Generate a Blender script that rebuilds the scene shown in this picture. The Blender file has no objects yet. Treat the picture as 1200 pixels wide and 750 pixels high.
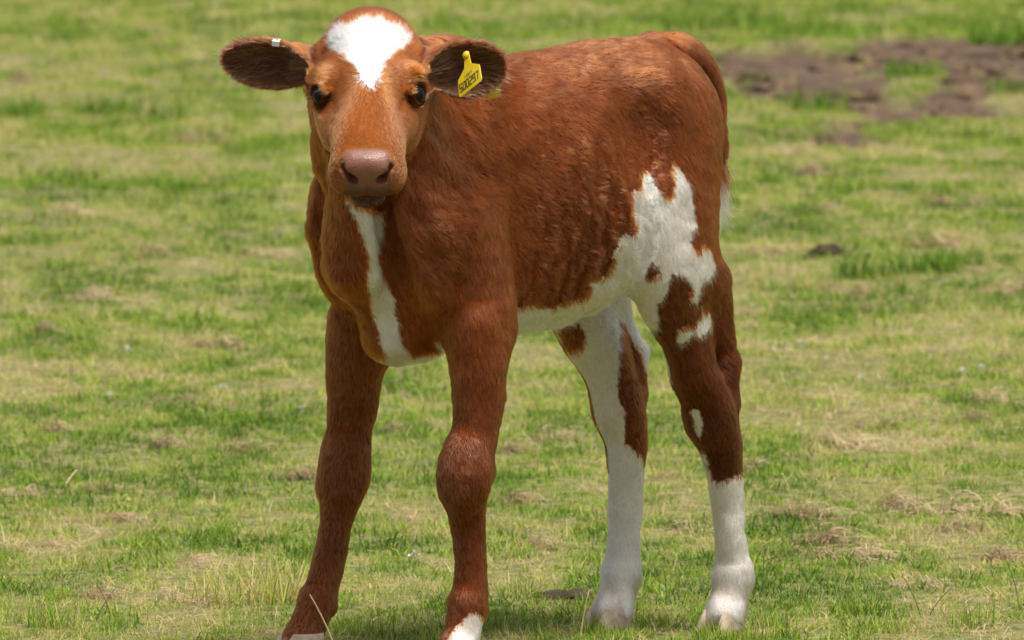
import bpy, math, random
import numpy as np

R = math.radians
sc = bpy.context.scene
col = sc.collection

# ------------------------------------------------------------------ camera, sky, sun, exposure
LENS_PX = 10180.0                      # focal length in pixels of a 1200 px wide frame
CAM_H = 1.339
PITCH = math.atan(765 / LENS_PX)
cam_d = bpy.data.cameras.new('camera')
cam = bpy.data.objects.new('camera', cam_d)
col.objects.link(cam)
cam.location = (0, 0, CAM_H)
cam.rotation_euler = (math.pi / 2 - PITCH, 0, 0)
cam_d.sensor_width = 36
cam_d.lens = LENS_PX / 1200 * 36
cam_d.clip_start = 0.1
cam_d.clip_end = 2000
cam_d.dof.use_dof = True
cam_d.dof.focus_distance = 11.5
cam_d.dof.aperture_fstop = 17
sc.camera = cam

world = bpy.data.worlds.new('World')
sc.world = world
world.use_nodes = True
wn = world.node_tree
sky = wn.nodes.new('ShaderNodeTexSky')
sky.sky_type = 'NISHITA'
sky.sun_disc = False
SUN_EL, SUN_AZ = 73, 140               # azimuth clockwise from +Y (north), degrees
sky.sun_elevation = R(SUN_EL)
sky.sun_rotation = R(SUN_AZ)
sky.air_density = 1.0
sky.dust_density = 3.0
veil = wn.nodes.new('ShaderNodeHueSaturation')      # thin high cloud: the sky's blue is veiled to a soft grey white
veil.inputs['Saturation'].default_value = 0.35
wn.links.new(sky.outputs[0], veil.inputs['Color'])
wn.links.new(veil.outputs[0], wn.nodes['Background'].inputs[0])
wn.nodes['Background'].inputs[1].default_value = 0.080

sun_d = bpy.data.lights.new('sun', 'SUN')
sun_d.energy = 3.4
sun_d.angle = R(24)
sun_d.color = (1.0, 0.95, 0.87)
sun = bpy.data.objects.new('sun', sun_d)
col.objects.link(sun)
sun.rotation_euler = (R(90 - SUN_EL), 0, R(180 - SUN_AZ))
sun.location = (0, 5, 12)

sc.view_settings.view_transform = 'Standard'
sc.view_settings.look = 'None'
sc.view_settings.gamma = 1
sc.view_settings.exposure = 0.77
sc.cycles.use_denoising = True
sc.cycles.max_bounces = 10
sc.cycles.diffuse_bounces = 3
sc.cycles.glossy_bounces = 3
sc.cycles.transmission_bounces = 8
sc.cycles.transparent_max_bounces = 8
sc.cycles.use_adaptive_sampling = False

N_FUR = 800000
rng = np.random.default_rng(11)
random.seed(5)

# ------------------------------------------------------------------ helpers
def tag(o, label=None, cat=None, group=None, kind=None):
    if label: o['label'] = label
    if cat: o['category'] = cat
    if group: o['group'] = group
    if kind: o['kind'] = kind
    return o

def link(name, data, mat=None, parent=None):
    o = bpy.data.objects.new(name, data)
    col.objects.link(o)
    if mat is not None:
        data.materials.append(mat)
    if parent is not None:
        o.parent = parent
    return o

def mesh(name, verts, faces, smooth=True):
    me = bpy.data.meshes.new(name)
    V = np.asarray(verts, np.float32)
    if isinstance(faces, np.ndarray):
        k = faces.shape[1]
        me.vertices.add(len(V)); me.vertices.foreach_set('co', V.ravel())
        me.loops.add(faces.size); me.loops.foreach_set('vertex_index', faces.ravel().astype(np.int32))
        me.polygons.add(len(faces))
        me.polygons.foreach_set('loop_start', np.arange(0, faces.size, k, dtype=np.int32))
        me.update(calc_edges=True)
    else:
        me.from_pydata([tuple(v) for v in V], [], faces)
    if smooth:
        me.polygons.foreach_set('use_smooth', np.ones(len(me.polygons), bool))
    me.update()
    return me

def float_attr(me, name, vals, domain='POINT'):
    a = me.attributes.new(name, 'FLOAT', domain)
    a.data.foreach_set('value', np.asarray(vals, np.float32))

def color_attr(me, name, vals, domain='POINT'):
    a = me.attributes.new(name, 'FLOAT_COLOR', domain)
    v = np.ones((len(vals), 4), np.float32); v[:, :3] = vals
    a.data.foreach_set('color', v.ravel())

_tab = np.random.default_rng(3).random(4096).astype(np.float32)
def vnoise(P, f=1.0, seed=0):
    """smooth value noise in 0..1"""
    Q = np.asarray(P, np.float32) * f + seed * 17.31
    I = np.floor(Q).astype(np.int64); t = Q - I; t = t * t * (3 - 2 * t)
    out = 0
    for dx in (0, 1):
        wx = t[:, 0] if dx else 1 - t[:, 0]
        for dy in (0, 1):
            wy = t[:, 1] if dy else 1 - t[:, 1]
            for dz in (0, 1):
                wz = t[:, 2] if dz else 1 - t[:, 2]
                hsh = ((I[:, 0] + dx) * 73856093) ^ ((I[:, 1] + dy) * 19349663) ^ ((I[:, 2] + dz) * 83492791)
                hsh = (hsh ^ (hsh >> 13)) * 1274126177
                out = out + wx * wy * wz * _tab[((hsh >> 7) ^ hsh) & 4095]
    return out

def fbm(P, f, seed=0, octv=3):
    s = 0; a = 0.5; tot = 0
    for k in range(octv):
        s = s + a * vnoise(P, f * 2 ** k, seed + k); tot += a; a *= .5
    return s / tot

def unit(v):
    return v / np.maximum(np.linalg.norm(v, axis=-1, keepdims=True), 1e-9)

def mat_new(name):
    m = bpy.data.materials.new(name); m.use_nodes = True
    nt = m.node_tree; b = nt.nodes['Principled BSDF']
    return m, nt, b

def simple(name, c, rough=.6, spec=.5, noise=None):
    m, nt, b = mat_new(name)
    b.inputs['Roughness'].default_value = rough
    b.inputs['Specular IOR Level'].default_value = spec
    if noise:
        tc = nt.nodes.new('ShaderNodeTexCoord'); n = nt.nodes.new('ShaderNodeTexNoise')
        n.inputs['Scale'].default_value = noise[0]; n.inputs['Detail'].default_value = 4
        r = nt.nodes.new('ShaderNodeValToRGB')
        r.color_ramp.elements[0].position = .3; r.color_ramp.elements[1].position = .7
        r.color_ramp.elements[0].color = (*c, 1); r.color_ramp.elements[1].color = (*noise[1], 1)
        nt.links.new(tc.outputs['Object'], n.inputs['Vector']); nt.links.new(n.outputs[0], r.inputs[0])
        nt.links.new(r.outputs[0], b.inputs['Base Color'])
        bu = nt.nodes.new('ShaderNodeBump'); bu.inputs['Strength'].default_value = .4; bu.inputs['Distance'].default_value = .003
        nt.links.new(n.outputs[0], bu.inputs['Height']); nt.links.new(bu.outputs[0], b.inputs['Normal'])
    else:
        b.inputs['Base Color'].default_value = (*c, 1)
    return m

# pixel <-> place, for reading the photograph's proportions into the calf's own frame
YAW = R(44)
ORG = np.array([-0.16, 11.68, 0.0])
HX = np.array([-math.sin(YAW), -math.cos(YAW), 0]); LY = np.array([math.cos(YAW), -math.sin(YAW), 0]); UZ = np.array([0, 0, 1.])
C0 = np.array([0, 0, CAM_H])
FWD = np.array([0, math.cos(PITCH), -math.sin(PITCH)]); UPV = np.array([0, math.sin(PITCH), math.cos(PITCH)])
def coat_uv(P):
    """flat chart of the calf's left front: where each point of the hide lies on the marking pattern"""
    W = ORG + P[:, :1] * HX + P[:, 1:2] * LY + P[:, 2:3] * UZ - C0
    w = W @ FWD
    return np.stack([600 + LENS_PX * W[:, 0] / w, 375 - LENS_PX * (W @ UPV) / w], 1)
def ground_at(px, py):
    r = FWD + np.array([1., 0, 0]) * (px - 600) / LENS_PX - UPV * (py - 375) / LENS_PX
    t = CAM_H / -r[2]
    return C0 + r * t
# ------------------------------------------------------------------ the calf: one smooth body grown from blended forms
def smin(a, b, k):
    h = np.maximum(k - np.abs(a - b), 0) / k
    return np.minimum(a, b) - h * h * k * .25
def smax(a, b, k):
    return -smin(-a, -b, k)

def d_cone(P, a, b, ra, rb, flat=None, ext=False):
    a = np.asarray(a, np.float32); b = np.asarray(b, np.float32); ab = b - a
    q = P - a
    tu = q @ ab / (ab @ ab); t = np.clip(tu, 0, 1)
    v = q - t[:, None] * ab
    if ext: ra_, rb_ = ra, rb; ra = ra_ + (rb_ - ra_) * np.clip(tu, -4, 5); rb = ra        # the taper runs on through a joint
    if flat is not None:
        n = np.asarray(flat[0], np.float32); n = n / np.linalg.norm(n); k = flat[1] if np.isscalar(flat[1]) else flat[1][0] + (flat[1][1] - flat[1][0]) * t
        v = v + ((1 / k - 1) * (v @ n))[:, None] * n
        return (np.sqrt((v * v).sum(1)) - (ra + (rb - ra) * t)) * np.minimum(k, 1.0)
    return np.sqrt((v * v).sum(1)) - (ra + (rb - ra) * t)

def d_ell(P, c, r, M=None):
    q = P - np.asarray(c, np.float32)
    if M is not None: q = q @ np.asarray(M, np.float32).T
    r = np.asarray(r, np.float32)
    k0 = np.sqrt(((q / r) ** 2).sum(1)); k1 = np.sqrt(((q / (r * r)) ** 2).sum(1))
    return k0 * (k0 - 1) / np.maximum(k1, 1e-6)

def d_loft(x, y, z, T, e=2.3):
    """T rows: x, top, bottom, half width"""
    T = np.asarray(T, float); T = T[np.argsort(T[:, 0])]
    xs = np.linspace(T[0, 0], T[-1, 0], 160)
    ker = np.exp(-np.linspace(-2, 2, 13) ** 2); ker /= ker.sum()
    def ip(c):
        v = np.interp(xs, T[:, 0], T[:, c]); v = np.convolve(np.pad(v, 6, mode='edge'), ker, 'valid')
        return np.interp(x, xs, v)
    top, bot, w = ip(1), ip(2), ip(3)
    zc = (top + bot) / 2; hh = (top - bot) / 2
    rr = ((np.abs(y) / w) ** e + (np.abs(z - zc) / hh) ** e) ** (1 / e)
    d = (rr - 1) * np.minimum(w, hh)
    ends = np.maximum(T[0, 0] - x, x - T[-1, 0])
    return smax(d, ends, .03)

V3 = lambda *a: np.array(a, np.float32)
# head frame: s to the calf's left (picture right), n from poll to nose, dd out of the forehead
TH = R(54)
E_S = V3(-math.sin(YAW), math.cos(YAW), 0); E_C = V3(math.cos(YAW), math.sin(YAW), 0)
E_N = math.sin(TH) * E_C - math.cos(TH) * V3(0, 0, 1); E_D = math.cos(TH) * E_C + math.sin(TH) * V3(0, 0, 1)
HM = np.stack([E_S, E_N, E_D])                       # rows
HQ = V3(.128, .079, .868) + .003 * E_S
HQ = HQ - .030 * E_D
def NW(n): return n if n < .12 else .12 + (n - .12) * .86
def H(s, n, d): return HQ + s * E_S + NW(n) * E_N + d * E_D
def head_q(P):
    q = (P - HQ) @ HM.T
    q[:, 1] = np.where(q[:, 1] < .12, q[:, 1], .12 + (q[:, 1] - .12) / .86)
    return q

EYE_C = {1: H(.0600, .126, .008), -1: H(-.0600, .126, .008)}
def eye_axis(sd): return unit(.86 * sd * E_S + .38 * E_D + .22 * E_N)

EAR = {}
def ear_frame(sd):
    c = E_C
    up = V3(0, 0, 1)
    if sd < 0:
        base = H(-.060, .022, -.030); e1 = unit(-E_S + .10 * up - .10 * c); L, Wd = .138, .0345
        e3 = unit(c * .95 - .28 * up - .10 * E_S)
    else:
        base = H(.060, .024, -.030); e1 = unit(E_S + .02 * up - .18 * c); L, Wd = .122, .039
        e3 = unit(c * .95 - .18 * up + .12 * E_S)
    e3 = unit(e3 - (e3 @ e1) * e1); e2 = np.cross(e3, e1)
    if e2[2] < 0: e2 = -e2
    return base, e1, e2, e3, L, Wd
for s_ in (1, -1): EAR[s_] = ear_frame(s_)

def ear_width(t, Wd):
    t = np.clip(t, 0, 1)
    return Wd * (np.interp(t, [0, .12, .25, .4, .55, .7, .82, .91, .97, 1], [.42, .50, .72, .93, 1, .95, .79, .56, .32, .05]))
def d_ear(P, sd):
    base, e1, e2, e3, L, Wd = EAR[sd]
    q = P - base; x = q @ e1; y = q @ e2; z = q @ e3
    t = x / L
    w = ear_width(t, Wd)
    u = y / np.maximum(w, .004)
    depth = np.interp(t, [0, .2, .5, .8, 1], [.040, .036, .026, .014, .006])
    g = depth * (np.clip(np.abs(u), 0, 1.3) ** 2.2 - .75)
    slope = 1 + (2.2 * depth / np.maximum(w, .01) * np.clip(np.abs(u), 0, 1.2) ** 1.2) ** 2
    sheet = np.abs(z - g) / np.sqrt(slope) - np.interp(t, [0, .3, 1], [.008, .0048, .0038])
    out = np.maximum((np.abs(u) - 1) * w, np.maximum(x - L, -x - .01))
    return smax(sheet, out, .006)

TRUNK = [(.065, .65, .52, .040), (.035, .70, .475, .072), (.0, .762, .438, .098), (-.05, .800, .416, .113),
         (-.10, .812, .416, .115), (-.16, .812, .422, .119), (-.24, .811, .433, .133), (-.31, .815, .442, .138), (-.37, .822, .460, .132),
         (-.42, .827, .500, .118), (-.465, .828, .560, .104), (-.50, .826, .580, .084), (-.53, .812, .60, .058), (-.552, .785, .63, .038), (-.568, .75, .66, .020)]
HEAD = [(-.045, .000, -.055, .030), (-.025, .016, -.075, .045), (0, .028, -.092, .057), (.03, .040, -.108, .067), (.07, .049, -.112, .071), (.117, .046, -.101, .066),
        (.15, .041, -.088, .056), (.186, .037, -.074, .051), (.237, .035, -.060, .049), (.275, .033, -.046, .0455), (.298, .027, -.040, .039), (.312, .016, -.034, .032)]

# limb chains: (point, radius, lateral flattening)
FORE = {1: [((-.050, .082, .570), .066), ((-.056, .098, .470), .054), ((-.053, .107, .400), .039), ((-.046, .112, .335), .0305), ((-.032, .115, .290), .0325), ((-.020, .117, .252), .0340),
            ((-.021, .117, .215), .0255), ((-.025, .118, .165), .0212), ((-.026, .120, .115), .0222), ((-.019, .121, .085), .0265), ((-.008, .123, .050), .024), ((.004, .125, .028), .027)],
        -1: [((-.040, -.080, .560), .064), ((-.048, -.092, .470), .054), ((-.036, -.106, .400), .041), ((-.036, -.114, .330), .0325), ((-.032, -.118, .280), .0325), ((-.027, -.120, .240), .0335),
             ((-.016, -.121, .200), .0255), ((-.002, -.122, .150), .0220), ((.012, -.123, .100), .0235), ((.022, -.124, .077), .0275), ((.036, -.126, .046), .026), ((.048, -.127, .026), .028)]}
HIND = {1: [((-.465, .065, .690), .090), ((-.445, .088, .570), .075), ((-.448, .098, .475), .053), ((-.474, .099, .415), .0385), ((-.494, .098, .360), .0325), ((-.528, .094, .312), .0325), ((-.546, .092, .268), .0295),
            ((-.557, .091, .222), .0232), ((-.568, .090, .160), .0208), ((-.578, .089, .110), .0225), ((-.582, .089, .082), .028), ((-.576, .089, .050), .0255), ((-.566, .089, .027), .0285)],
        -1: [((-.450, -.065, .690), .085), ((-.425, -.082, .570), .070), ((-.435, -.078, .480), .054), ((-.452, -.068, .425), .047), ((-.476, -.060, .375), .0375), ((-.500, -.055, .318), .0345), ((-.511, -.052, .270), .030),
             ((-.510, -.050, .215), .0238), ((-.507, -.049, .155), .0215), ((-.504, -.048, .110), .0225), ((-.499, -.047, .080), .028), ((-.489, -.046, .050), .0255), ((-.478, -.046, .027), .0285)]}
for sd in (1, -1): FORE[sd] = [(p_, r_ * ((.95 if sd > 0 else .92) if i_ > 5 else .92 if i_ > 3 else 1.)) for i_, (p_, r_) in enumerate(FORE[sd])]
TAIL = [((-.512, 0, .802), .028), ((-.560, .004, .808), .0215), ((-.598, .008, .790), .0172), ((-.623, .010, .745), .0150), ((-.631, .010, .690), .0135), ((-.631, .010, .650), .0115), ((-.627, .010, .605), .008)]
PR = []   # (group, fn, lo, hi, k)
GROUPS = ['trunk', 'neck', 'head', 'ear_l', 'ear_r', 'lf', 'rf', 'lh', 'rh', 'tail']
def add(g, fn, lo, hi, k): PR.append((GROUPS.index(g), fn, np.asarray(lo, np.float32), np.asarray(hi, np.float32), k))
def add_cone(g, a, b, ra, rb, k=.03, flat=None, ext=False):
    m = max(ra, rb)
    add(g, lambda P: d_cone(P, a, b, ra, rb, flat, ext), np.minimum(a, b) - m, np.maximum(a, b) + m, k)
def add_ell(g, c, r, M=None, k=.03):
    m = max(r); c = np.asarray(c, np.float32)
    add(g, lambda P: d_ell(P, c, r, M), c - m, c + m, k)
def add_chain(g, ch, k, flats=None, sub=4):
    """a limb: spline through the joints, so that thickness flows from one to the next"""
    A = np.array([list(p) + [r, (flats[min(i, len(flats) - 1)] or (0, 1.))[1] if flats else 1.] for i, (p, r) in enumerate(ch)])
    A = np.vstack([2 * A[0] - A[1], A, 2 * A[-1] - A[-2]])
    out = []
    for i in range(1, len(A) - 2):
        for q in range(sub):
            t = q / sub
            out.append(.5 * (2 * A[i] + (A[i + 1] - A[i - 1]) * t + (2 * A[i - 1] - 5 * A[i] + 4 * A[i + 1] - A[i + 2]) * t * t + (3 * A[i] - A[i - 1] - 3 * A[i + 1] + A[i + 2]) * t ** 3))
    out.append(A[-2])
    out = np.array(out)
    lo = out[:, :3].min(0) - out[:, 3].max(); hi = out[:, :3].max(0) + out[:, 3].max()
    for a, b in zip(out[:-1], out[1:]):
        add_cone(g, a[:3], b[:3], a[3], b[3], k, ((0, 1, 0), (min(1., a[4]), min(1., b[4]))) if flats else None, True)

add('trunk', lambda P: d_loft(P[:, 0], P[:, 1], P[:, 2], TRUNK), (-.66, -.16, .37), (.12, .16, .84), .04)
add_ell('trunk', (-.012, 0, .448), (.046, .042, .042), k=.04)                         # brisket
add_cone('trunk', (.074, .004, .58), (.012, .0, .440), .020, .024, .025)                  # breast ridge
for sd in (1, -1):
    add_ell('trunk', (.002, .089 * sd, .555), (.046, .037, .075), k=.03)             # point of shoulder
    add_cone('trunk', (-.09, .055 * sd, .775), (-.02, .090 * sd, .60), .046, .052, .03, ((0, 1, 0), .6))   # shoulder blade
    add_ell('trunk', (-.415, .092 * sd, .750), (.045, .026, .034), k=.05)            # hip bone
    add_ell('trunk', (-.524, .042 * sd, .755), (.026, .026, .030), k=.05)             # pin bone
    add_cone('trunk', (-.36, .10 * sd, .56), (-.41, .098 * sd, .56), .030, .040, .05, ((0, 1, 0), .6))   # flank fold
add_cone('trunk', (-.10, 0, .800), (-.04, 0, .770), .030, .040, .05)                 # withers
# neck
NB = V3(.0, .0, .655); NT = H(0, .015, -.065)
add_cone('neck', NB, NT, .106, .076, .04, (np.cross(NT - NB, V3(0, 0, 1)), .80))
add_cone('neck', V3(-.06, 0, .745), H(0, -.01, -.045), .065, .055, .05)
add_cone('neck', H(0, .060, -.085), V3(.075, .012, .545), .040, .044, .03)           # throat
add_cone('neck', H(0, .070, -.108), V3(.098, .012, .53), .017, .022, .02)            # dewlap ridge
for sd in (1, -1):
    add_cone('neck', H(.045 * sd, .02, -.085), V3(.02, .066 * sd, .60), .034, .040, .025)
for sd in (1, -1):                                                                     # loose skin folds below the jaw
    add_cone('neck', H(.044 * sd, .085, -.100), V3(.062, .040 * sd + .010, .545), .010, .013, .010)
# head
def d_head(P):
    q = head_q(P)
    d = d_loft(q[:, 1], q[:, 0], q[:, 2], HEAD, 2.12)
    return d
add('head', d_head, np.minimum(H(-.07,-.04,-.11), np.minimum(H(.07,.32,.05), H(.07,-.04,-.11)))-.05, np.maximum(H(-.07,.32,.05),H(.07,.05,.05))+.06, .03)
def add_he(c, r, k=.02): add_ell('head', H(*c), r, HM, k)
add_he((0, .010, .008), (.044, .035, .027), .03)                                      # poll
for sd in (1, -1):
    add_he((.059 * sd, .102, .019), (.016, .018, .015), .022)                         # brow
    add_he((.049 * sd, .155, -.016), (.013, .032, .014), .02)                         # cheek bone
    add_he((.043 * sd, .075, -.070), (.023, .045, .040), .03)                          # jaw muscle
    add_he((.0225 * sd, .297, .004), (.016, .018, .022), .015)                         # nostril wing
    add_he((.028 * sd, .283, -.020), (.021, .026, .020), .02)                         # upper lip
add_he((0, .305, .004), (.026, .015, .024), .015)                                     # nose pad
add_he((0, .298, -.022), (.026, .016, .015), .012)
add_he((0, .277, -.0520), (.0245, .025, .0165), .006)                                    # lower lip and chin
add('ear_l', lambda P: d_ear(P, 1), EAR[1][0] - .16, EAR[1][0] + .16, .022)
add('ear_r', lambda P: d_ear(P, -1), EAR[-1][0] - .16, EAR[-1][0] + .16, .022)
for sd, g in ((1, 'ear_l'), (-1, 'ear_r')):
    b_ = EAR[sd]
    add_cone(g, H(.045 * sd, .028, -.030), b_[0] + .030 * b_[1] - .012 * b_[3], .026, .018, .02)
LAT = (0, 1, 0)
for sd, g in ((1, 'lf'), (-1, 'rf')):
    add_chain(g, FORE[sd], .0003, [(LAT, .75), (LAT, .80), None, None, None, None, None, None, None, None, None])
    p = FORE[sd][5][0]; add_ell(g, V3(*p) + V3(.006, 0, .008), (.024, .0290 if sd > 0 else .0270, .046), k=.03)       # knee
    for y_ in (-.015, .015):
        add_ell(g, V3(*p) + V3(.018, y_, -.014), (.013, .012, .013), k=.010)
    add_ell(g, V3(*p) + V3(-.030, .010 * sd, .010), (.013, .011, .018), k=.012)        # bone at the back of the knee
    add_cone(g, V3(*FORE[sd][3][0]) + V3(-.024, .008 * sd, .03), V3(*p) + V3(-.026, .008 * sd, .02), .012, .010, .014)
    add_cone(g, V3(*FORE[sd][1][0]) + V3(.018, .014 * sd, -.01), V3(*FORE[sd][3][0]) + V3(.012, .006 * sd, 0), .030, .018, .016)   # forearm muscle
    p = FORE[sd][8][0]; q = FORE[sd][9][0]
    add_cone(g, V3(*FORE[sd][6][0]) + V3(-.016, 0, 0), V3(*q) + V3(-.014, 0, .004), .011, .013, .012)   # tendon
    add_ell(g, V3(*q) + V3(-.018, 0, -.012), (.012, .016, .014), k=.012)               # dew claw swelling
    e = FORE[sd][0][0]; add_ell(g, V3(*e) + V3(-.048, .014 * sd, -.105), (.026, .020, .046), k=.04)   # elbow
for sd, g in ((1, 'lh'), (-1, 'rh')):
    add_chain(g, HIND[sd], .0003, [(LAT, .68), (LAT, .70), (LAT, .75), (LAT, .8), None, None, None, None, None, None, None, None])
    hk = V3(*HIND[sd][5][0])
    add_cone(g, V3(*HIND[sd][2][0]) + V3(-.078 + .02 * (sd < 0), -.004 * sd, .010), hk + V3(-.034, 0, .066), .036 if sd > 0 else .022, .015, .03, (LAT, .7))   # hamstring to hock
    add_cone(g, hk + V3(-.034, 0, .066), hk + V3(-.034, 0, .010), .0155, .016, .014)     # point of hock
    add_cone(g, hk + V3(-.034, 0, .010), V3(*HIND[sd][8][0]) + V3(-.012, 0, 0), .015, .013, .014)
    add_ell(g, hk + V3(.004, 0, -.010), (.026, .032, .038), k=.02)
    q = V3(*HIND[sd][10][0]); add_ell(g, q + V3(-.018, 0, -.012), (.012, .016, .014), k=.012)
    add_cone(g, V3(-.494, .052 * sd, .72), V3(-.484, .080 * sd, .50), .052, .044, .04, (LAT, .8))   # back of the thigh
    add_cone(g, V3(-.43, .085 * sd, .70), V3(-.420, .100 * sd, .53), .050, .046, .04, (LAT, .7))
add_chain('tail', TAIL, .0003)

def sdf(P, want_group=False):
    """the blended body; points are taken cell by cell so that only the forms nearby are asked"""
    P = np.ascontiguousarray(P, np.float32)
    if not PRB: PRB.extend([np.array([p[2] for p in PR]) - .05, np.array([p[3] for p in PR]) + .05])
    I = np.floor(P / .07).astype(np.int64) + 64
    key = (I[:, 0] * 512 + I[:, 1]) * 512 + I[:, 2]
    o = np.argsort(key, kind='stable'); ks = key[o]
    cut = np.flatnonzero(np.diff(ks)) + 1
    st = np.concatenate([[0], cut, [len(P)]])
    Ps = P[o]; d = np.empty(len(P), np.float32); gg = np.zeros(len(P), np.int64)
    for a_, b_ in zip(st[:-1], st[1:]):
        Q = Ps[a_:b_]; lo, hi = Q.min(0), Q.max(0)
        near = np.flatnonzero(((PRB[0] < hi) & (PRB[1] > lo)).all(1))
        r = sdf_cell(Q, near, want_group)
        if want_group: d[a_:b_], gg[a_:b_] = r
        else: d[a_:b_] = r
    inv = np.empty(len(o), np.int64); inv[o] = np.arange(len(o))
    return (d[inv], gg[inv]) if want_group else d[inv]
PRB = []
def sdf_cell(P, near, want_group):
    N = len(P); G = len(GROUPS)
    D = np.full((G, N), .5, np.float32)
    for i in near:
        g, fn, lo, hi, k = PR[i]
        m = ((P > lo - .05) & (P < hi + .05)).all(1)
        if m.all():
            D[g] = smin(D[g], fn(P).astype(np.float32), k)
        elif m.any():
            D[g, m] = smin(D[g, m], fn(P[m]).astype(np.float32), k)
    g = {n: i for i, n in enumerate(GROUPS)}
    d = smin(D[g['trunk']], D[g['neck']], .06)
    legs = smin(smin(D[g['lf']], D[g['rf']], .008), smin(D[g['lh']], D[g['rh']], .008), .004)
    d = smin(d, legs, .024)
    if P[0, 0] < -.2 and P[0, 2] > .5:
      d = smax(d, -d_ell(P, (-.345, .168, .715), (.050, .042, .065)), .05)          # hollow of the flank
      d = smax(d, -d_ell(P, (-.345, -.168, .715), (.050, .042, .065)), .05)
    if -.30 < P[0, 0] < .2 and P[0, 2] > .3:
        for sd in (1, -1):                                                          # valley behind the shoulder
            d = smax(d, -d_cone(P, V3(.088, .060 * sd, .640), V3(.052, .066 * sd, .500), .018, .014), .026)      # groove beside the breast
            d = smax(d, -d_cone(P, V3(-.125, .146 * sd, .66), V3(-.150, .140 * sd, .47), .022, .022), .035)
    hd = D[g['head']]
    ears = np.minimum(D[g['ear_l']], D[g['ear_r']])
    hd = smin(hd, ears, .018)
    # carved details of the head
    m = np.where((np.abs(P - HQ) < .42).all(1))[0]
    if len(m):
        h0 = hd[m]; Q = P[m]
        for sd in (1, -1):
            ax = eye_axis(sd)
            q = Q - EYE_C[sd]
            al = q @ ax; rad = q - al[:, None] * ax
            rn = np.sqrt(((rad @ E_D) / .80) ** 2 + (rad @ unit(np.cross(ax, E_D))) ** 2)
            h0 = smax(h0, -(np.sqrt(rn ** 2 + al ** 2) - .0146), .003)
            ring = np.sqrt((rn - .0146) ** 2 + (al - .0050) ** 2) - (.0030 + .0042 * np.clip((rad @ unit(-E_N + (E_N @ ax) * ax)) / .0146, 0, 1) ** 1.5)
            h0 = smin(h0, ring, .008)
            in2 = unit(-sd * E_S + sd * (E_S @ ax) * ax)
            h0 = smin(h0, np.linalg.norm(Q - (EYE_C[sd] + in2 * .0150 + ax * .0010), axis=1) - .0062, .006)          # inner corner of the lids
            # tear trough
            h0 = smax(h0, -d_cone(Q, H(.050 * sd, .152, .020), H(.045 * sd, .172, .020), .0022, .0015), .010)
            # nostril: comma opening to the side
            h0 = smax(h0, -d_cone(Q, H(.0180 * sd, .318, .000), H(.0295 * sd, .305, .014), .0058, .0042), .006)
            h0 = smax(h0, -d_cone(Q, H(.0180 * sd, .314, -.002), H(.017 * sd, .29, 0), .0058, .005), .005)
        # mouth line, philtrum
        q = head_q(Q)
        mz = -.037 - 5.0 * q[:, 0] ** 2 + .10 * (.30 - q[:, 1])
        groove = np.maximum(np.abs(q[:, 2] - mz) - .0022, np.maximum(.215 - q[:, 1], 0))
        h0 = smax(h0, -np.maximum(groove, np.abs(q[:, 0]) - .050) + .0, .007)
        h0 = smax(h0, -d_cone(Q, H(0, .322, -.012), H(0, .318, -.040), .0018, .0022), .006)
        hd[m] = h0
    d = smin(d, hd, .022)
    d = smin(d, D[g['tail']], np.where(P[:, 2] > .775, .014, .0015))
    if want_group:
        return d, D.argmin(0)
    return d

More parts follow.
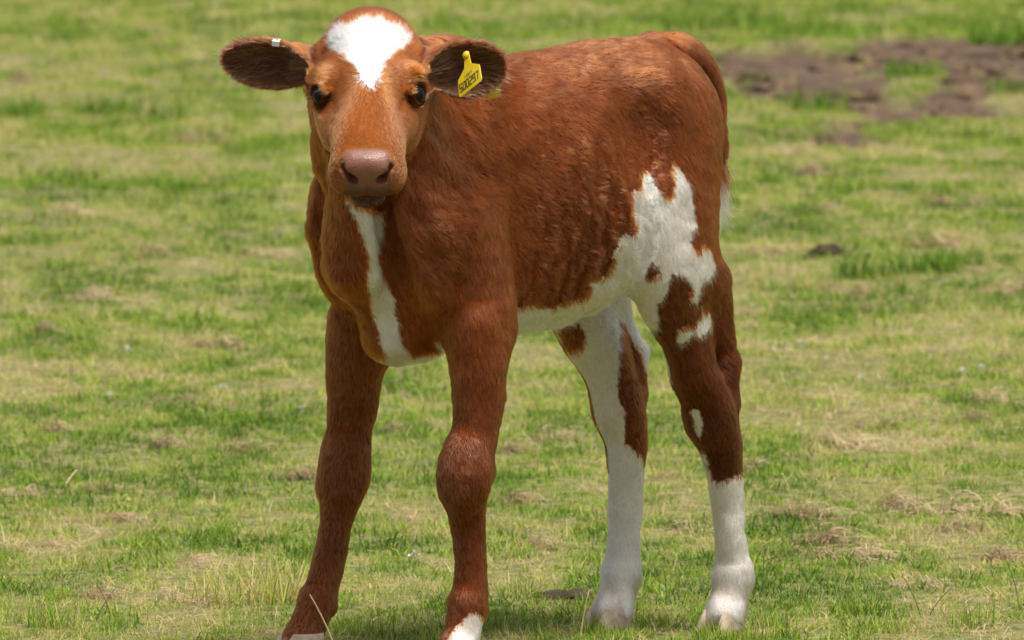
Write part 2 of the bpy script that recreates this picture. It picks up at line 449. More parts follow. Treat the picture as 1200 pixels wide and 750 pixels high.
def grow(lo, hi, h):
    lo = np.asarray(lo, np.float32); n = np.ceil((np.asarray(hi) - lo) / h).astype(int)
    B = 8; nb = -(-n // B); n = nb * B
    c = np.stack(np.meshgrid(*[np.arange(k) for k in nb], indexing='ij'), -1).reshape(-1, 3)
    cen = lo + (c * B + (B - 1) / 2) * h
    dc = sdf(cen.astype(np.float32))
    act = np.abs(dc) < B * h * 1.05 + .012
    Vv = np.full(tuple(n), 1., np.float32)
    V6 = Vv.reshape(nb[0], B, nb[1], B, nb[2], B)
    V6[...] = np.where(dc.reshape(tuple(nb)) > 0, 1., -1.)[:, None, :, None, :, None]
    o = np.stack(np.meshgrid(*[np.arange(B)] * 3, indexing='ij'), -1).reshape(-1, 3)
    ac = c[act]
    for s in range(0, len(ac), 1500):
        blk = ac[s:s + 1500]
        P = (lo + (blk[:, None, :] * B + o[None]) * h).reshape(-1, 3).astype(np.float32)
        val = sdf(P).reshape(len(blk), B, B, B)
        V6[blk[:, 0], :, blk[:, 1], :, blk[:, 2], :] = val
    # surface nets
    S = Vv < 0
    cell = np.zeros(tuple(n - 1), np.int8)
    for dx in (0, 1):
        for dy in (0, 1):
            for dz in (0, 1):
                cell += S[dx:n[0] - 1 + dx, dy:n[1] - 1 + dy, dz:n[2] - 1 + dz]
    ci = np.argwhere((cell > 0) & (cell < 8))
    idx = np.full(tuple(n - 1), -1, np.int32); idx[tuple(ci.T)] = np.arange(len(ci))
    acc = np.zeros((len(ci), 3)); cnt = np.zeros(len(ci))
    cor = [(x, y, z) for x in (0, 1) for y in (0, 1) for z in (0, 1)]
    vals = {k: Vv[ci[:, 0] + k[0], ci[:, 1] + k[1], ci[:, 2] + k[2]] for k in cor}
    for A in cor:
        for ax in range(3):
            if A[ax]: continue
            Bc = list(A); Bc[ax] = 1; Bc = tuple(Bc)
            va, vb = vals[A], vals[Bc]; cr = (va < 0) != (vb < 0)
            t = np.where(cr, va / np.where(cr, va - vb, 1), 0)
            p = np.tile(np.array(A, float), (len(ci), 1)); p[:, ax] += t
            acc[cr] += p[cr]; cnt[cr] += 1
    verts = lo + (ci + acc / cnt[:, None]) * h
    quads = []
    for ax in range(3):
        a1, a2 = (ax + 1) % 3, (ax + 2) % 3
        sl0 = [slice(1, -1)] * 3; sl1 = [slice(1, -1)] * 3
        sl0[ax] = slice(0, -1); sl1[ax] = slice(1, None)
        s0 = S[tuple(sl0)]; s1 = S[tuple(sl1)]
        e = np.argwhere(s0 != s1); inside = s0[tuple(e.T)]
        off = np.ones(3, int); off[ax] = 0
        e = e + off
        e = e[(e[:, ax] < n[ax] - 1)] if False else e
        def cellid(d1, d2):
            q = e.copy(); q[:, a1] -= d1; q[:, a2] -= d2
            return idx[tuple(q.T)]
        qd = np.stack([cellid(1, 1), cellid(0, 1), cellid(0, 0), cellid(1, 0)], 1)
        qd[~inside] = qd[~inside][:, ::-1]
        quads.append(qd)
    return verts.astype(np.float32), np.concatenate(quads).astype(np.int32)

def sdf_grad(P, e=.0012):
    d0 = sdf(P); g = np.zeros_like(P)
    for k in range(3):
        o = np.zeros(3, np.float32); o[k] = e
        g[:, k] = (sdf(P + o) - sdf(P - o)) / (2 * e)
    return d0, g

VOX = .0034
bv, bq = grow((-.70, -.20, -.0), (.46, .42, .94), VOX)
for _ in range(1):
    d0, g0 = sdf_grad(bv)
    bv = bv - np.clip(d0 / np.maximum((g0 ** 2).sum(1), .25), -.003, .003)[:, None] * g0
_, g0 = sdf_grad(bv, .002)
bn = unit(g0)
_, bg = sdf(bv, True)
# relief of the skin: ribs, furrows of the flank, creases of the neck and breast, slight unevenness everywhere
X_, Y_, Z_ = bv.T
tr_ = bg == 0
rib = np.sin((X_ + .25 * (Z_ - .6)) * 190 + 3 * vnoise(bv, 9, 300)) * np.exp(-(((X_ + .25) / .10) ** 2 + ((Z_ - .58) / .10) ** 2)) * tr_ * .0009
fur_ = (fbm(bv * np.array([1, 1, .35], np.float32), 42, 310) - .5) * np.exp(-(((X_ + .30) / .15) ** 2 + ((Z_ - .56) / .13) ** 2)) * tr_ * .020
nk_ = (bg == 1) | (tr_ & (X_ > -.06))
crs = (fbm((bv @ np.array([[.7, 0, .7], [0, 1, 0], [-.7, 0, .7]], np.float32).T) * np.array([.4, 1, 1.2], np.float32), 30, 320) - .5) * nk_ * .011
uneven = (fbm(bv, 22, 330) - .5) * np.where(np.isin(bg, [2, 3, 4]), .0015, .006)
bv = (bv + bn * (rib + fur_ + crs + uneven)[:, None]).astype(np.float32)
fn_ = np.cross(bv[bq[:, 2]] - bv[bq[:, 0]], bv[bq[:, 3]] - bv[bq[:, 1]])
bn = unit(np.stack([sum(np.bincount(bq[:, c_], fn_[:, k_], len(bv)) for c_ in range(4)) for k_ in range(3)], 1)).astype(np.float32)
print('calf body', len(bv), 'verts', len(bq), 'quads')

calf = bpy.data.objects.new('calf', None); col.objects.link(calf)
calf.location = ORG; calf.rotation_euler = (0, 0, math.atan2(HX[1], HX[0]))
calf.empty_display_size = .2
tag(calf, 'young red-brown and white calf with a yellow ear tag standing in the pasture', 'calf')
# ------------------------------------------------------------------ markings of the coat
def inpoly(uv, poly):
    x, y = uv[:, 0], uv[:, 1]; c = np.zeros(len(uv), bool)
    n = len(poly)
    for i in range(n):
        x1, y1 = poly[i]; x2, y2 = poly[(i + 1) % n]
        if y1 == y2: continue
        k = ((y1 > y) != (y2 > y)) & (x < (x2 - x1) * (y - y1) / (y2 - y1) + x1)
        c ^= k
    return c
def zp(pts, x0, y0, s): return [(x0 + a / s, y0 + b / s) for a, b in pts]
W_THIGH = zp([(250, 20), (265, 45), (295, 90), (312, 140), (318, 190), (335, 235), (335, 270), (310, 295), (312, 325), (335, 362), (352, 362), (362, 330), (385, 350), (400, 400),
              (400, 438), (378, 460), (362, 472), (345, 500), (338, 548), (312, 548), (300, 520), (318, 490), (290, 460), (265, 440), (240, 440), (225, 470), (228, 510), (205, 540), (188, 560),
              (185, 590), (195, 632), (150, 660), (-60, 640), (-60, 470), (0, 445), (20, 430), (35, 390), (50, 310), (75, 290), (95, 310), (110, 270), (108, 235), (90, 210), (92, 170), (98, 132), (120, 137), (130, 120),
              (124, 75), (140, 62), (162, 72), (180, 120), (210, 160), (235, 165), (247, 130), (237, 60)], 710, 180, 3.122)
W_THIGH2 = zp([(345, 562), (385, 590), (388, 625), (350, 672), (320, 655), (300, 690), (270, 700), (253, 680), (262, 645), (300, 630), (335, 620), (350, 590)], 710, 180, 3.122)
B_SPOT = zp([(114, 425), (130, 400), (162, 396), (196, 418), (194, 444), (150, 456), (118, 446)], 710, 180, 3.122)
W_BREAST = zp([(165, 125), (215, 165), (300, 190), (290, 250), (275, 300), (285, 360), (320, 430), (330, 510), (345, 590), (380, 630), (440, 655), (520, 690), (500, 760), (300, 760), (290, 620), (265, 540), (250, 480), (240, 380),
               (235, 300), (215, 230), (185, 170)], 340, 180, 2.68)
W_BLAZE = zp([(437, 108), (455, 92), (478, 96), (510, 80), (540, 68), (572, 76), (592, 70), (606, 90), (640, 92), (662, 104), (690, 126), (680, 160), (640, 180), (600, 215), (585, 260), (567, 302), (550, 292), (525, 260), (500, 215), (470, 190), (418, 165), (425, 120)], 240, 0, 2.883)
B_RH = zp([(190, 60), (215, 90), (240, 150), (262, 200), (270, 260), (262, 350), (248, 380), (238, 352), (205, 330), (205, 270), (188, 215), (196, 150)], 620, 340, 1.83)
B_RH2 = zp([(58, 85), (75, 78), (110, 75), (120, 100), (108, 125), (88, 132), (68, 118)], 620, 340, 1.83)
W_LH_SPOT = zp([(345, 262), (355, 252), (368, 262), (374, 290), (366, 318), (352, 300)], 620, 340, 1.83)
W_SOCK = zp([(366, 340), (380, 365), (400, 415), (425, 405), (448, 398), (480, 380), (560, 400), (560, 800), (330, 800), (375, 420)], 620, 340, 1.83)
W_FORE = [(540, 728), (551, 718), (568, 722), (580, 740), (585, 800), (520, 800), (528, 745)]
W_BELLY = [(598, 368), (612, 360), (632, 358), (646, 362), (660, 354), (680, 352), (694, 344), (704, 330), (712, 322), (722, 290), (760, 300), (760, 420), (590, 420)]

BROWN = np.array([.205, .044, .0062]); TAN = np.array([.31, .088, .015]); DARK = np.array([.095, .028, .011]); WHITE = np.array([.72, .675, .625])
NOSE = np.array([.205, .084, .056])
GI = {n: i for i, n in enumerate(GROUPS)}
def coat_color(P, N, g, jitter=1.0):
    """-> colour, whiteness for points of the hide"""
    uv = coat_uv(P)
    w1 = np.stack([vnoise(P, 70, 1) - .5, vnoise(P, 70, 2) - .5], 1) * 5 + np.stack([vnoise(P, 190, 5) - .5, vnoise(P, 190, 6) - .5], 1) * 5
    uj = uv + w1 * jitter + rng.normal(0, .9, uv.shape) * jitter
    W = np.zeros(len(P), bool)
    isg = lambda *n: np.isin(g, [GI[k] for k in n])
    X, Y, Z = P.T
    tr = isg('trunk'); side = (Y > -.02)
    near = isg('trunk', 'lh') & side
    W |= near & (inpoly(uj, W_THIGH) | inpoly(uj, W_THIGH2)) & ~inpoly(uj, B_SPOT) & (X < -.2)
    W |= isg('lh') & (inpoly(uj, W_LH_SPOT) | inpoly(uj, W_SOCK))
    W |= tr & (inpoly(uj, W_BELLY)) & (N[:, 2] < .35) & (X < -.12) & (X > -.55)
    W |= tr & (N[:, 2] < -.72) & (X < .08) & (np.abs(Y) < .07) & (Z < .47)
    W |= isg('lh') & (Y < .085) & (X > -.50) & (Z > .36) & (Z < .55) & (N[:, 1] < .1)
    rh = isg('rh')
    W |= rh & ~inpoly(uj, B_RH) & ~inpoly(uj, B_RH2) & (Z < .50)
    W &= ~(rh & (N[:, 1] < -.35) & (Z > .22 + .05 * (vnoise(P, 30, 9) - .5)))
    W |= isg('neck', 'trunk') & inpoly(uj, W_BREAST) & (X > -.08) & (N[:, 2] < .6)
    q = head_q(P)
    hd = isg('head')
    W |= hd & inpoly(uj, W_BLAZE) & (q[:, 2] > -.02)
    W |= hd & (q[:, 1] < .262) & (q[:, 1] > .10) & (q[:, 2] < -.058) & (np.abs(q[:, 0] + .008) < .022)
    W |= isg('lf') & inpoly(uj, W_FORE)
    W |= isg('rf') & (Z < .022 + .012 * vnoise(P, 60, 4))
    W |= isg('tail') & (Z < .665) & (vnoise(P * np.array([1, 1, .15]), 300, 3) + (.665 - Z) * 12 > .62)
    # brown ground tone, tan face, darker limbs; low flank darker brown, partly painted shade
    n1 = fbm(P, 9, 20)[:, None]; n2 = fbm(P, 45, 30)[:, None]
    c = BROWN * (.72 + .56 * n1) * (.78 + .44 * n2)
    face = np.clip((q[:, 1] + .02) / .05, 0, 1) * hd
    c = c * (1 - .65 * face[:, None]) + TAN * (.85 + .3 * n2) * .65 * face[:, None]
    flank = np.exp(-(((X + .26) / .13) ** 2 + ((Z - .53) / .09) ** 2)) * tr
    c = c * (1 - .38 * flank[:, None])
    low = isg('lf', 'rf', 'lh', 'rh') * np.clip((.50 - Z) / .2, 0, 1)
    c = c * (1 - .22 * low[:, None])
    sp = near & (Z < .52) & (X < -.36); c = np.where(sp[:, None], c * .62, c)        # dark patches within the white
    c = np.where(isg('tail')[:, None], c * .70, c)
    earg = isg('ear_l', 'ear_r')
    inner = np.zeros(len(P))
    for sd, nm in ((1, 'ear_l'), (-1, 'ear_r')):
        b, e1, e2, e3, L, Wd = EAR[sd]
        inner = np.where(isg(nm), np.clip((N @ e3) * 2.0, 0, 1), inner)
    c = c * (1 - .80 * inner[:, None]) + np.array([.052, .021, .011]) * .80 * inner[:, None]
    # muzzle skin
    pad = hd * np.clip((q[:, 2] + .034) / .012, 0, 1) * np.clip((q[:, 1] - .283 + .10 * np.clip(-q[:, 2] - .01, 0, 1)) / .012, 0, 1)
    lip = hd * np.clip((q[:, 1] - .258) / .02, 0, 1) * np.clip((-.030 - q[:, 2]) / .012, 0, 1)
    sk = np.maximum(pad, lip)
    sk = sk * np.clip((.035 - np.abs(q[:, 0])) / .008, 0, 1)
    c = c * (1 - sk[:, None]) + NOSE * (.75 + .5 * fbm(P, 80, 41)[:, None]) * sk[:, None]
    lo_ = np.clip((-.006 - q[:, 2]) / .014, 0, 1) * sk
    c = c * (1 - .62 * lo_)[:, None]
    c = np.where((lip > .5)[:, None] & (q[:, 2] < -.045)[:, None], np.array([.085, .034, .020]), c)
    for sd in (1, -1):
        er = np.linalg.norm(P - EYE_C[sd], axis=1)
        c = c * (1 - .80 * np.clip((.0215 - er) / .003, 0, 1))[:, None]; sk = np.maximum(sk, np.clip((.0205 - er) / .0012, 0, 1))
    sk = np.where((lip > .5) & (q[:, 2] < -.045), sk * .35, sk)
    wt = WHITE * (.86 + .2 * n2)
    dirt = isg('lh', 'rh', 'lf') * np.clip((.10 - Z) / .08, 0, 1) * np.clip((fbm(P * np.array([1, 1, .5]), 38, 50) - .45) * 5, 0, 1)
    wt = wt * (1 - dirt[:, None]) + np.array([.36, .27, .19]) * dirt[:, None]
    warm = np.clip(vnoise(P, 14, 61) - .35, 0, 1)[:, None] * isg('rh', 'lh')[:, None]
    wt = wt * (1 - warm * np.array([.03, .09, .15]))
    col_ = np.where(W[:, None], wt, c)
    bare = sk
    return col_, W, bare

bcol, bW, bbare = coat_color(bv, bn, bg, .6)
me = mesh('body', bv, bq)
color_attr(me, 'hide', bcol * (.68 + .3 * np.maximum(bbare, bW * .6))[:, None])  # hide darkened beneath the hair: shade between strands painted into its colour
float_attr(me, 'bare', bbare * np.min([np.clip((np.linalg.norm(bv - EYE_C[k_], axis=1) - .0225) / .002, 0, 1) for k_ in (1, -1)], 0))

hide, nt, b = mat_new('hide')
at_ = nt.nodes.new('ShaderNodeAttribute'); at_.attribute_name = 'hide'
ab_ = nt.nodes.new('ShaderNodeAttribute'); ab_.attribute_name = 'bare'
nt.links.new(at_.outputs['Color'], b.inputs['Base Color'])
mr = nt.nodes.new('ShaderNodeMapRange'); mr.inputs[3].default_value = .9; mr.inputs[4].default_value = .40
nt.links.new(ab_.outputs['Fac'], mr.inputs[0]); nt.links.new(mr.outputs[0], b.inputs['Roughness'])
sp_ = nt.nodes.new('ShaderNodeMapRange'); sp_.inputs[3].default_value = .06; sp_.inputs[4].default_value = .40
nt.links.new(ab_.outputs['Fac'], sp_.inputs[0]); nt.links.new(sp_.outputs[0], b.inputs['Specular IOR Level'])
tc = nt.nodes.new('ShaderNodeTexCoord')
vo = nt.nodes.new('ShaderNodeTexVoronoi'); vo.inputs['Scale'].default_value = 420
bu = nt.nodes.new('ShaderNodeBump'); bu.inputs['Strength'].default_value = .35; bu.inputs['Distance'].default_value = .0012
nt.links.new(tc.outputs['Object'], vo.inputs['Vector']); nt.links.new(vo.outputs[0], bu.inputs['Height'])
nt.links.new(bu.outputs[0], b.inputs['Normal'])
body = link('body', me, hide, calf)

# ------------------------------------------------------------------ fur
def flow_field(P, N, g):
    F = np.zeros_like(P); isg = lambda *n: np.isin(g, [GI[k] for k in n])
    X, Y, Z = P.T
    F[isg('trunk')] = (-.78, 0, -.62)
    top = isg('trunk') & (Z > .76); F[top] = (-.97, 0, -.2)
    F[isg('neck')] = (-.35, .0, -.93)
    F[isg('lf', 'rf')] = (-.12, 0, -1); F[isg('lh', 'rh')] = (-.25, 0, -1)
    gask = isg('lh', 'rh') & (Z > .36); F[gask] = (-.45, 0, -.9)
    F[isg('tail')] = (-.15, 0, -1)
    hd = isg('head'); q = head_q(P)
    wh = np.stack([q[:, 0], q[:, 1] - .135, 0 * q[:, 2]], 1)
    wh[:, 2] = -.4 * np.abs(q[:, 0])
    F[hd] = (unit(wh) @ HM)[hd]
    for sd, nm in ((1, 'ear_l'), (-1, 'ear_r')):
        b, e1, e2, e3, L, Wd = EAR[sd]
        y = (P - b) @ e2
        F[isg(nm)] = (e1 + np.sign(y)[:, None] * .5 * e2)[isg(nm)]
    sw = np.stack([vnoise(P, 11, 70) - .5, vnoise(P, 11, 71) - .5, vnoise(P, 11, 72) - .5], 1)
    return unit(F) + sw * .5
bf = flow_field(bv, bn, bg)
_ed = np.concatenate([bq[:, [0, 1]], bq[:, [1, 2]], bq[:, [2, 3]], bq[:, [3, 0]]])
for _ in range(14):                                            # comb it smooth
    acc = np.zeros_like(bf); cnt = np.zeros(len(bf))
    for k in range(3):
        acc[:, k] = np.bincount(_ed[:, 0], bf[_ed[:, 1], k], len(bf)) + np.bincount(_ed[:, 1], bf[_ed[:, 0], k], len(bf))
    cnt = np.bincount(_ed[:, 0], minlength=len(bf)) + np.bincount(_ed[:, 1], minlength=len(bf))
    bf = .4 * bf + .6 * acc / np.maximum(cnt, 1)[:, None]

tris = np.concatenate([bq[:, [0, 1, 2]], bq[:, [0, 2, 3]]])
A_, B_, C_ = bv[tris[:, 0]], bv[tris[:, 1]], bv[tris[:, 2]]
area = .5 * np.linalg.norm(np.cross(B_ - A_, C_ - A_), axis=1)

def strands(n_hair, sel, length_fn, lift, curl, npts, rad, clump=1.0, colour=None, name='coat', shade=1.0, droop=.0):
    """short combed hairs rooted on the hide"""
    wgt = area * sel[tris].mean(1)
    cdf = np.cumsum(wgt); cdf /= cdf[-1]
    ti = np.searchsorted(cdf, rng.random(n_hair)).clip(0, len(tris) - 1)
    r1, r2 = rng.random(n_hair), rng.random(n_hair); fl = r1 + r2 > 1; r1[fl], r2[fl] = 1 - r1[fl], 1 - r2[fl]
    bc = np.stack([1 - r1 - r2, r1, r2], 1).astype(np.float32)
    I = tris[ti]
    P = (bv[I] * bc[..., None]).sum(1); N = unit((bn[I] * bc[..., None]).sum(1)); F = (bf[I] * bc[..., None]).sum(1)
    g = bg[I[:, 0]]
    c, Wm, bare = coat_color(P, N, g)
    keep = rng.random(n_hair) > bare * 1.15
    P, N, F, g, c, Wm = P[keep], N[keep], F[keep], g[keep], c[keep], Wm[keep]
    n = len(P)
    F = unit(F - (F * N).sum(1, keepdims=True) * N)
    S = np.cross(N, F)
    L = length_fn(P, N, g, Wm) * rng.uniform(.65, 1.25, n)
    inn = np.zeros(n, bool)
    for sd, nm in ((1, 'ear_l'), (-1, 'ear_r')): inn |= (g == GI[nm]) & (N @ EAR[sd][3] > .7)
    pale = inn & (rng.random(n) < .06)
    L = np.where(pale, L * 2.0, L); c = np.where(pale[:, None], np.array([.30, .15, .065]), c)
    # locks: neighbours lean together, finer locks on the curly flank
    Pl = P - .84 * (P * F).sum(1, keepdims=True) * F
    ck = np.stack([vnoise(Pl, 95, 80) - .5, vnoise(Pl, 80, 81) - .5], 1) + .6 * np.stack([vnoise(Pl, 260, 82) - .5, vnoise(Pl, 260, 83) - .5], 1)
    cu = curl(P, g)[:, None]
    jit = rng.normal(0, .08, (n, 2))
    lf_ = lift(P, g)
    # locks: roots of one cell draw together towards their tips and share a lean and a tone
    Wp = P + .007 * np.stack([vnoise(P, 90, 400 + k_) - .5 for k_ in range(3)], 1) * 2
    ce = np.floor(Wp / .0065).astype(np.int64); key = (ce[:, 0] * 100003 + ce[:, 1]) * 100003 + ce[:, 2]
    _, inv = np.unique(key, return_inverse=True); m_ = inv.max() + 1; cnt_ = np.bincount(inv, minlength=m_)
    cen = np.stack([np.bincount(inv, P[:, k_], m_) for k_ in range(3)], 1) / cnt_[:, None]
    pull = cen[inv] - P; pull -= (pull * N).sum(1, keepdims=True) * N
    hd_ = g == GI['head']; lk = rng.normal(0, 1, (m_, 3))[inv] * np.where(hd_, .5, 1.)[:, None]
    t = np.linspace(0, 1, npts)
    pts = np.zeros((n, npts, 3), np.float32)
    pos = P - N * .0006
    pts[:, 0] = pos
    wav = rng.uniform(0, 6.28, n)
    ph = vnoise(P, 55, 90) * 12
    for k in range(1, npts):
        up = lf_ * (1.15 - 1.0 * t[k]) + ck[:, 1] * clump * .16 * cu[:, 0] + jit[:, 1] * .6 + .03 * lk[:, 0] * cu[:, 0] ** 2
        sd_ = (.14 * lk[:, 1] * cu[:, 0] + ck[:, 0] * clump * cu[:, 0] * (.5 + t[k]) + jit[:, 0] + np.sin(ph + t[k] * 4.5) * .28 * (cu[:, 0] - 1).clip(0, 3))
        D = unit(F + N * np.clip(up, .10, 1.4)[:, None] + S * sd_[:, None])
        pos = pos + D * (L / (npts - 1))[:, None]
        pts[:, k] = pos + pull * (np.where(hd_, .12, .30)[:, None] * t[k] ** 1.3)
    shade_ = (.75 + .50 * rng.random(n)) * np.clip(.50 + 1.0 * vnoise(Pl, 110, 95), .5, 1.6) * np.clip(1 + .07 * lk[:, 2], .6, 1.4)
    shade_ = np.where(Wm, .5 + .5 * shade_, shade_)
    cc = np.clip(c * shade_[:, None] * shade, 0, .92)
    hc = bpy.data.hair_curves.new(name)
    hc.add_curves([npts] * n)
    hc.attributes['position'].data.foreach_set('vector', pts.reshape(-1, 3).ravel())
    ra = hc.attributes.get('radius') or hc.attributes.new('radius', 'FLOAT', 'POINT')
    rr = rad * (1 - .75 * t ** 1.5)
    ra.data.foreach_set('value', np.tile(rr, n).astype(np.float32))
    ca = hc.attributes.new('hair_color', 'FLOAT_COLOR', 'CURVE')
    v = np.ones((n, 4), np.float32); v[:, :3] = cc
    ca.data.foreach_set('color', v.ravel())
    return link(name, hc, fur, body), pts

fur = bpy.data.materials.new('fur'); fur.use_nodes = True
nt = fur.node_tree; nt.nodes.clear()
out = nt.nodes.new('ShaderNodeOutputMaterial'); hb = nt.nodes.new('ShaderNodeBsdfHairPrincipled')
hb.parametrization = 'COLOR'
hb.inputs['IOR'].default_value = 1.42
hb.inputs['Roughness'].default_value = .28; hb.inputs['Radial Roughness'].default_value = .55
at_ = nt.nodes.new('ShaderNodeAttribute'); at_.attribute_name = 'hair_color'
nt.links.new(at_.outputs['Color'], hb.inputs['Color']); nt.links.new(hb.outputs[0], out.inputs[0])

def fur_len(P, N, g, W):
    isg = lambda *n: np.isin(g, [GI[k] for k in n])
    X, Y, Z = P.T; q = head_q(P)
    L = np.full(len(P), .0115)
    L[isg('lf', 'rf', 'lh', 'rh')] = .011
    leg = isg('lf', 'rf', 'lh', 'rh') & (Z < .36); L[leg] = .0085
    L[isg('neck')] = .0135
    hd = isg('head'); L[hd] = np.interp(q[hd, 1], [-.02, .05, .11, .2, .28], [.016, .014, .0095, .0075, .005])
    L[isg('ear_l', 'ear_r')] = .009
    L[isg('tail')] = .016
    tip = isg('tail') & (Z < .66); L[tip] = .05
    bel = isg('trunk') & (N[:, 2] < -.4); L[bel] = .014
    return L
def fur_lift(P, g):
    l = np.full(len(P), .21); l[np.isin(g, [GI['tail']])] = .35
    q = head_q(P); hd = g == GI['head']; l[hd & (q[:, 1] > .1)] = .18
    l[hd & (q[:, 1] < .04)] = .7
    l[np.isin(g, [GI['ear_l'], GI['ear_r']])] = .45
    return l
def fur_curl(P, g):
    cu = np.full(len(P), .60)
    fl = np.exp(-(((P[:, 0] + .30) / .16) ** 2 + ((P[:, 2] - .56) / .13) ** 2)) * (g == GI['trunk'])
    cu += 1.1 * fl
    hip = np.exp(-(((P[:, 0] + .38) / .06) ** 2 + ((P[:, 2] - .66) / .08) ** 2)) * (g == GI['trunk']); cu += .9 * hip
    cu[np.isin(g, [GI['lf'], GI['rf'], GI['lh'], GI['rh']])] *= .7
    cu[(g == GI['head'])] *= .6
    return cu
sel = np.ones(len(bv)); 
sel[np.isin(bg, [GI['head'], GI['ear_l'], GI['ear_r']])] = 2.2
toc = C0 - ORG; toc = np.array([toc @ HX, toc @ LY, toc[2]]); toc = toc / np.linalg.norm(toc)
sel *= np.where(bn @ toc < -.30, .22, 1.)          # thinner on the side turned away
sel[bv[:, 2] < .012] = 0
coat, _ = strands(N_FUR, sel, fur_len, fur_lift, fur_curl, 5, .00028, name='coat')
coat['label'] = 'short glossy red-brown coat with white markings'
# ------------------------------------------------------------------ eyes, lashes, hooves, ear tags
def sphere_mesh(name, r, seg=32, ring=20, scale=(1, 1, 1)):
    v = [(0, 0, r)]
    for i in range(1, ring):
        th = math.pi * i / ring
        for j in range(seg):
            ph = 2 * math.pi * j / seg
            v.append((r * math.sin(th) * math.cos(ph), r * math.sin(th) * math.sin(ph), r * math.cos(th)))
    v.append((0, 0, -r)); f = []
    for j in range(seg): f.append((0, 1 + j, 1 + (j + 1) % seg))
    for i in range(ring - 2):
        for j in range(seg):
            a = 1 + i * seg + j; b2 = 1 + i * seg + (j + 1) % seg
            f.append((a, a + seg, b2 + seg, b2))
    L_ = len(v) - 1
    for j in range(seg): f.append((L_, L_ - seg + (j + 1) % seg, L_ - seg + j))
    return mesh(name, np.array(v) * np.array(scale), f)

eye_m, nt, b = mat_new('eye_surface')
tc = nt.nodes.new('ShaderNodeTexCoord'); sx = nt.nodes.new('ShaderNodeSeparateXYZ'); rp = nt.nodes.new('ShaderNodeValToRGB')
nt.links.new(tc.outputs['Object'], sx.inputs[0]); mrz = nt.nodes.new('ShaderNodeMapRange')
mrz.inputs[1].default_value = 0; mrz.inputs[2].default_value = .0140
nt.links.new(sx.outputs['Z'], mrz.inputs[0]); nt.links.new(mrz.outputs[0], rp.inputs[0])
e = rp.color_ramp.elements; e[0].position = .30; e[0].color = (.10, .07, .055, 1); e[1].position = .46; e[1].color = (.010, .006, .004, 1)
e2_ = e.new(.86); e2_.color = (.008, .005, .004, 1); e3_ = e.new(.92); e3_.color = (.003, .003, .005, 1)
nt.links.new(rp.outputs[0], b.inputs['Base Color']); b.inputs['Roughness'].default_value = .10; b.inputs['Specular IOR Level'].default_value = .18

lash_m = simple('lash', (.012, .008, .006), .5)
import mathutils
for sd in (1, -1):
    em = sphere_mesh('eye', .0140)
    eo = link('eye', em, eye_m, calf)
    ax = eye_axis(sd)
    eo.location = [float(x) for x in EYE_C[sd]]
    eo.rotation_euler = mathutils.Vector(ax.tolist()).to_track_quat('Z', 'Y').to_euler()
    # lashes on the upper lid
    upv = unit(E_D - (E_D @ ax) * ax) * -1
    up2 = unit(-E_N - (-E_N @ ax) * ax)
    sdv = np.cross(ax, up2)
    vs, fs = [], []
    for k in range(26):
        an = (k / 25 - .5) * 2.3 + random.uniform(-.05, .05)
        rd = math.cos(an) * up2 + math.sin(an) * sdv
        p0 = EYE_C[sd] + ax * .0085 + rd * .0165
        Lh = random.uniform(.010, .016)
        p1 = p0 + Lh * .5 * unit(ax * .8 + rd * .7); p2 = p1 + Lh * .5 * unit(ax * .45 + rd * .3 - np.array([0, 0, .75]))
        wv = unit(np.cross(p2 - p0, ax)) * .00035
        i0 = len(vs); vs += [p0 - wv, p0 + wv, p1 - wv * .8, p1 + wv * .8, p2]
        fs += [(i0, i0 + 1, i0 + 3, i0 + 2), (i0 + 2, i0 + 3, i0 + 4)]
    link('eyelashes', mesh('eyelashes', np.array(vs), fs), lash_m, calf)

hoof_m = simple('hoof_horn', (.44, .35, .26), .6, .3, (60, (.24, .18, .13)))
def claw_mesh(side):
    """one toe: upright hoof wall, longer at the toe, flat sole"""
    prof = [(0.0, .95), (.012, .95), (.026, .85), (.036, .72)]     # height, scale
    v, f = [], []; n = 18
    for zi, (z, s_) in enumerate(prof):
        for k in range(n):
            an = 2 * math.pi * k / n
            x = math.cos(an) * .034 * s_ + .007; y = math.sin(an) * .0165 * s_ * (1 - .30 * max(0, math.cos(an)))
            if side * math.sin(an) < 0: y *= .55
            v.append((x - z * .42, y + side * .0145, z - .004 + (.0 if zi == 0 else .0)))
    for zi in range(len(prof) - 1):
        for k in range(n):
            a = zi * n + k; b2 = zi * n + (k + 1) % n
            f.append((a, b2, b2 + n, a + n))
    f.append(tuple(range(n))[::-1]); f.append(tuple(range((len(prof) - 1) * n, len(prof) * n)))
    return mesh('hoof', v, f)
claws = {s_: claw_mesh(s_) for s_ in (1, -1)}
for me_ in claws.values(): me_.materials.append(hoof_m)
for ch, turn in ((FORE[1], .12), (FORE[-1], -.25), (HIND[1], .15), (HIND[-1], -.10)):
    p = ch[-1][0]
    for s_ in (1, -1):
        o = link('hoof', claws[s_], None, calf)
        o.location = (p[0] + .010, p[1], 0.0); o.rotation_euler = (0, 0, turn + s_ * .07)

# yellow flag tag hanging in the left ear, its stud, and the metal clip in the right ear
tag_m = simple('yellow_plastic', (.62, .47, .015), .35, .5, (30, (.55, .40, .012)))
ink_m = simple('tag_ink', (.03, .028, .02), .6)
b_, e1, e2, e3, L, Wd = EAR[1]
T0 = b_ + e1 * .066 + e2 * .022 + e3 * .004
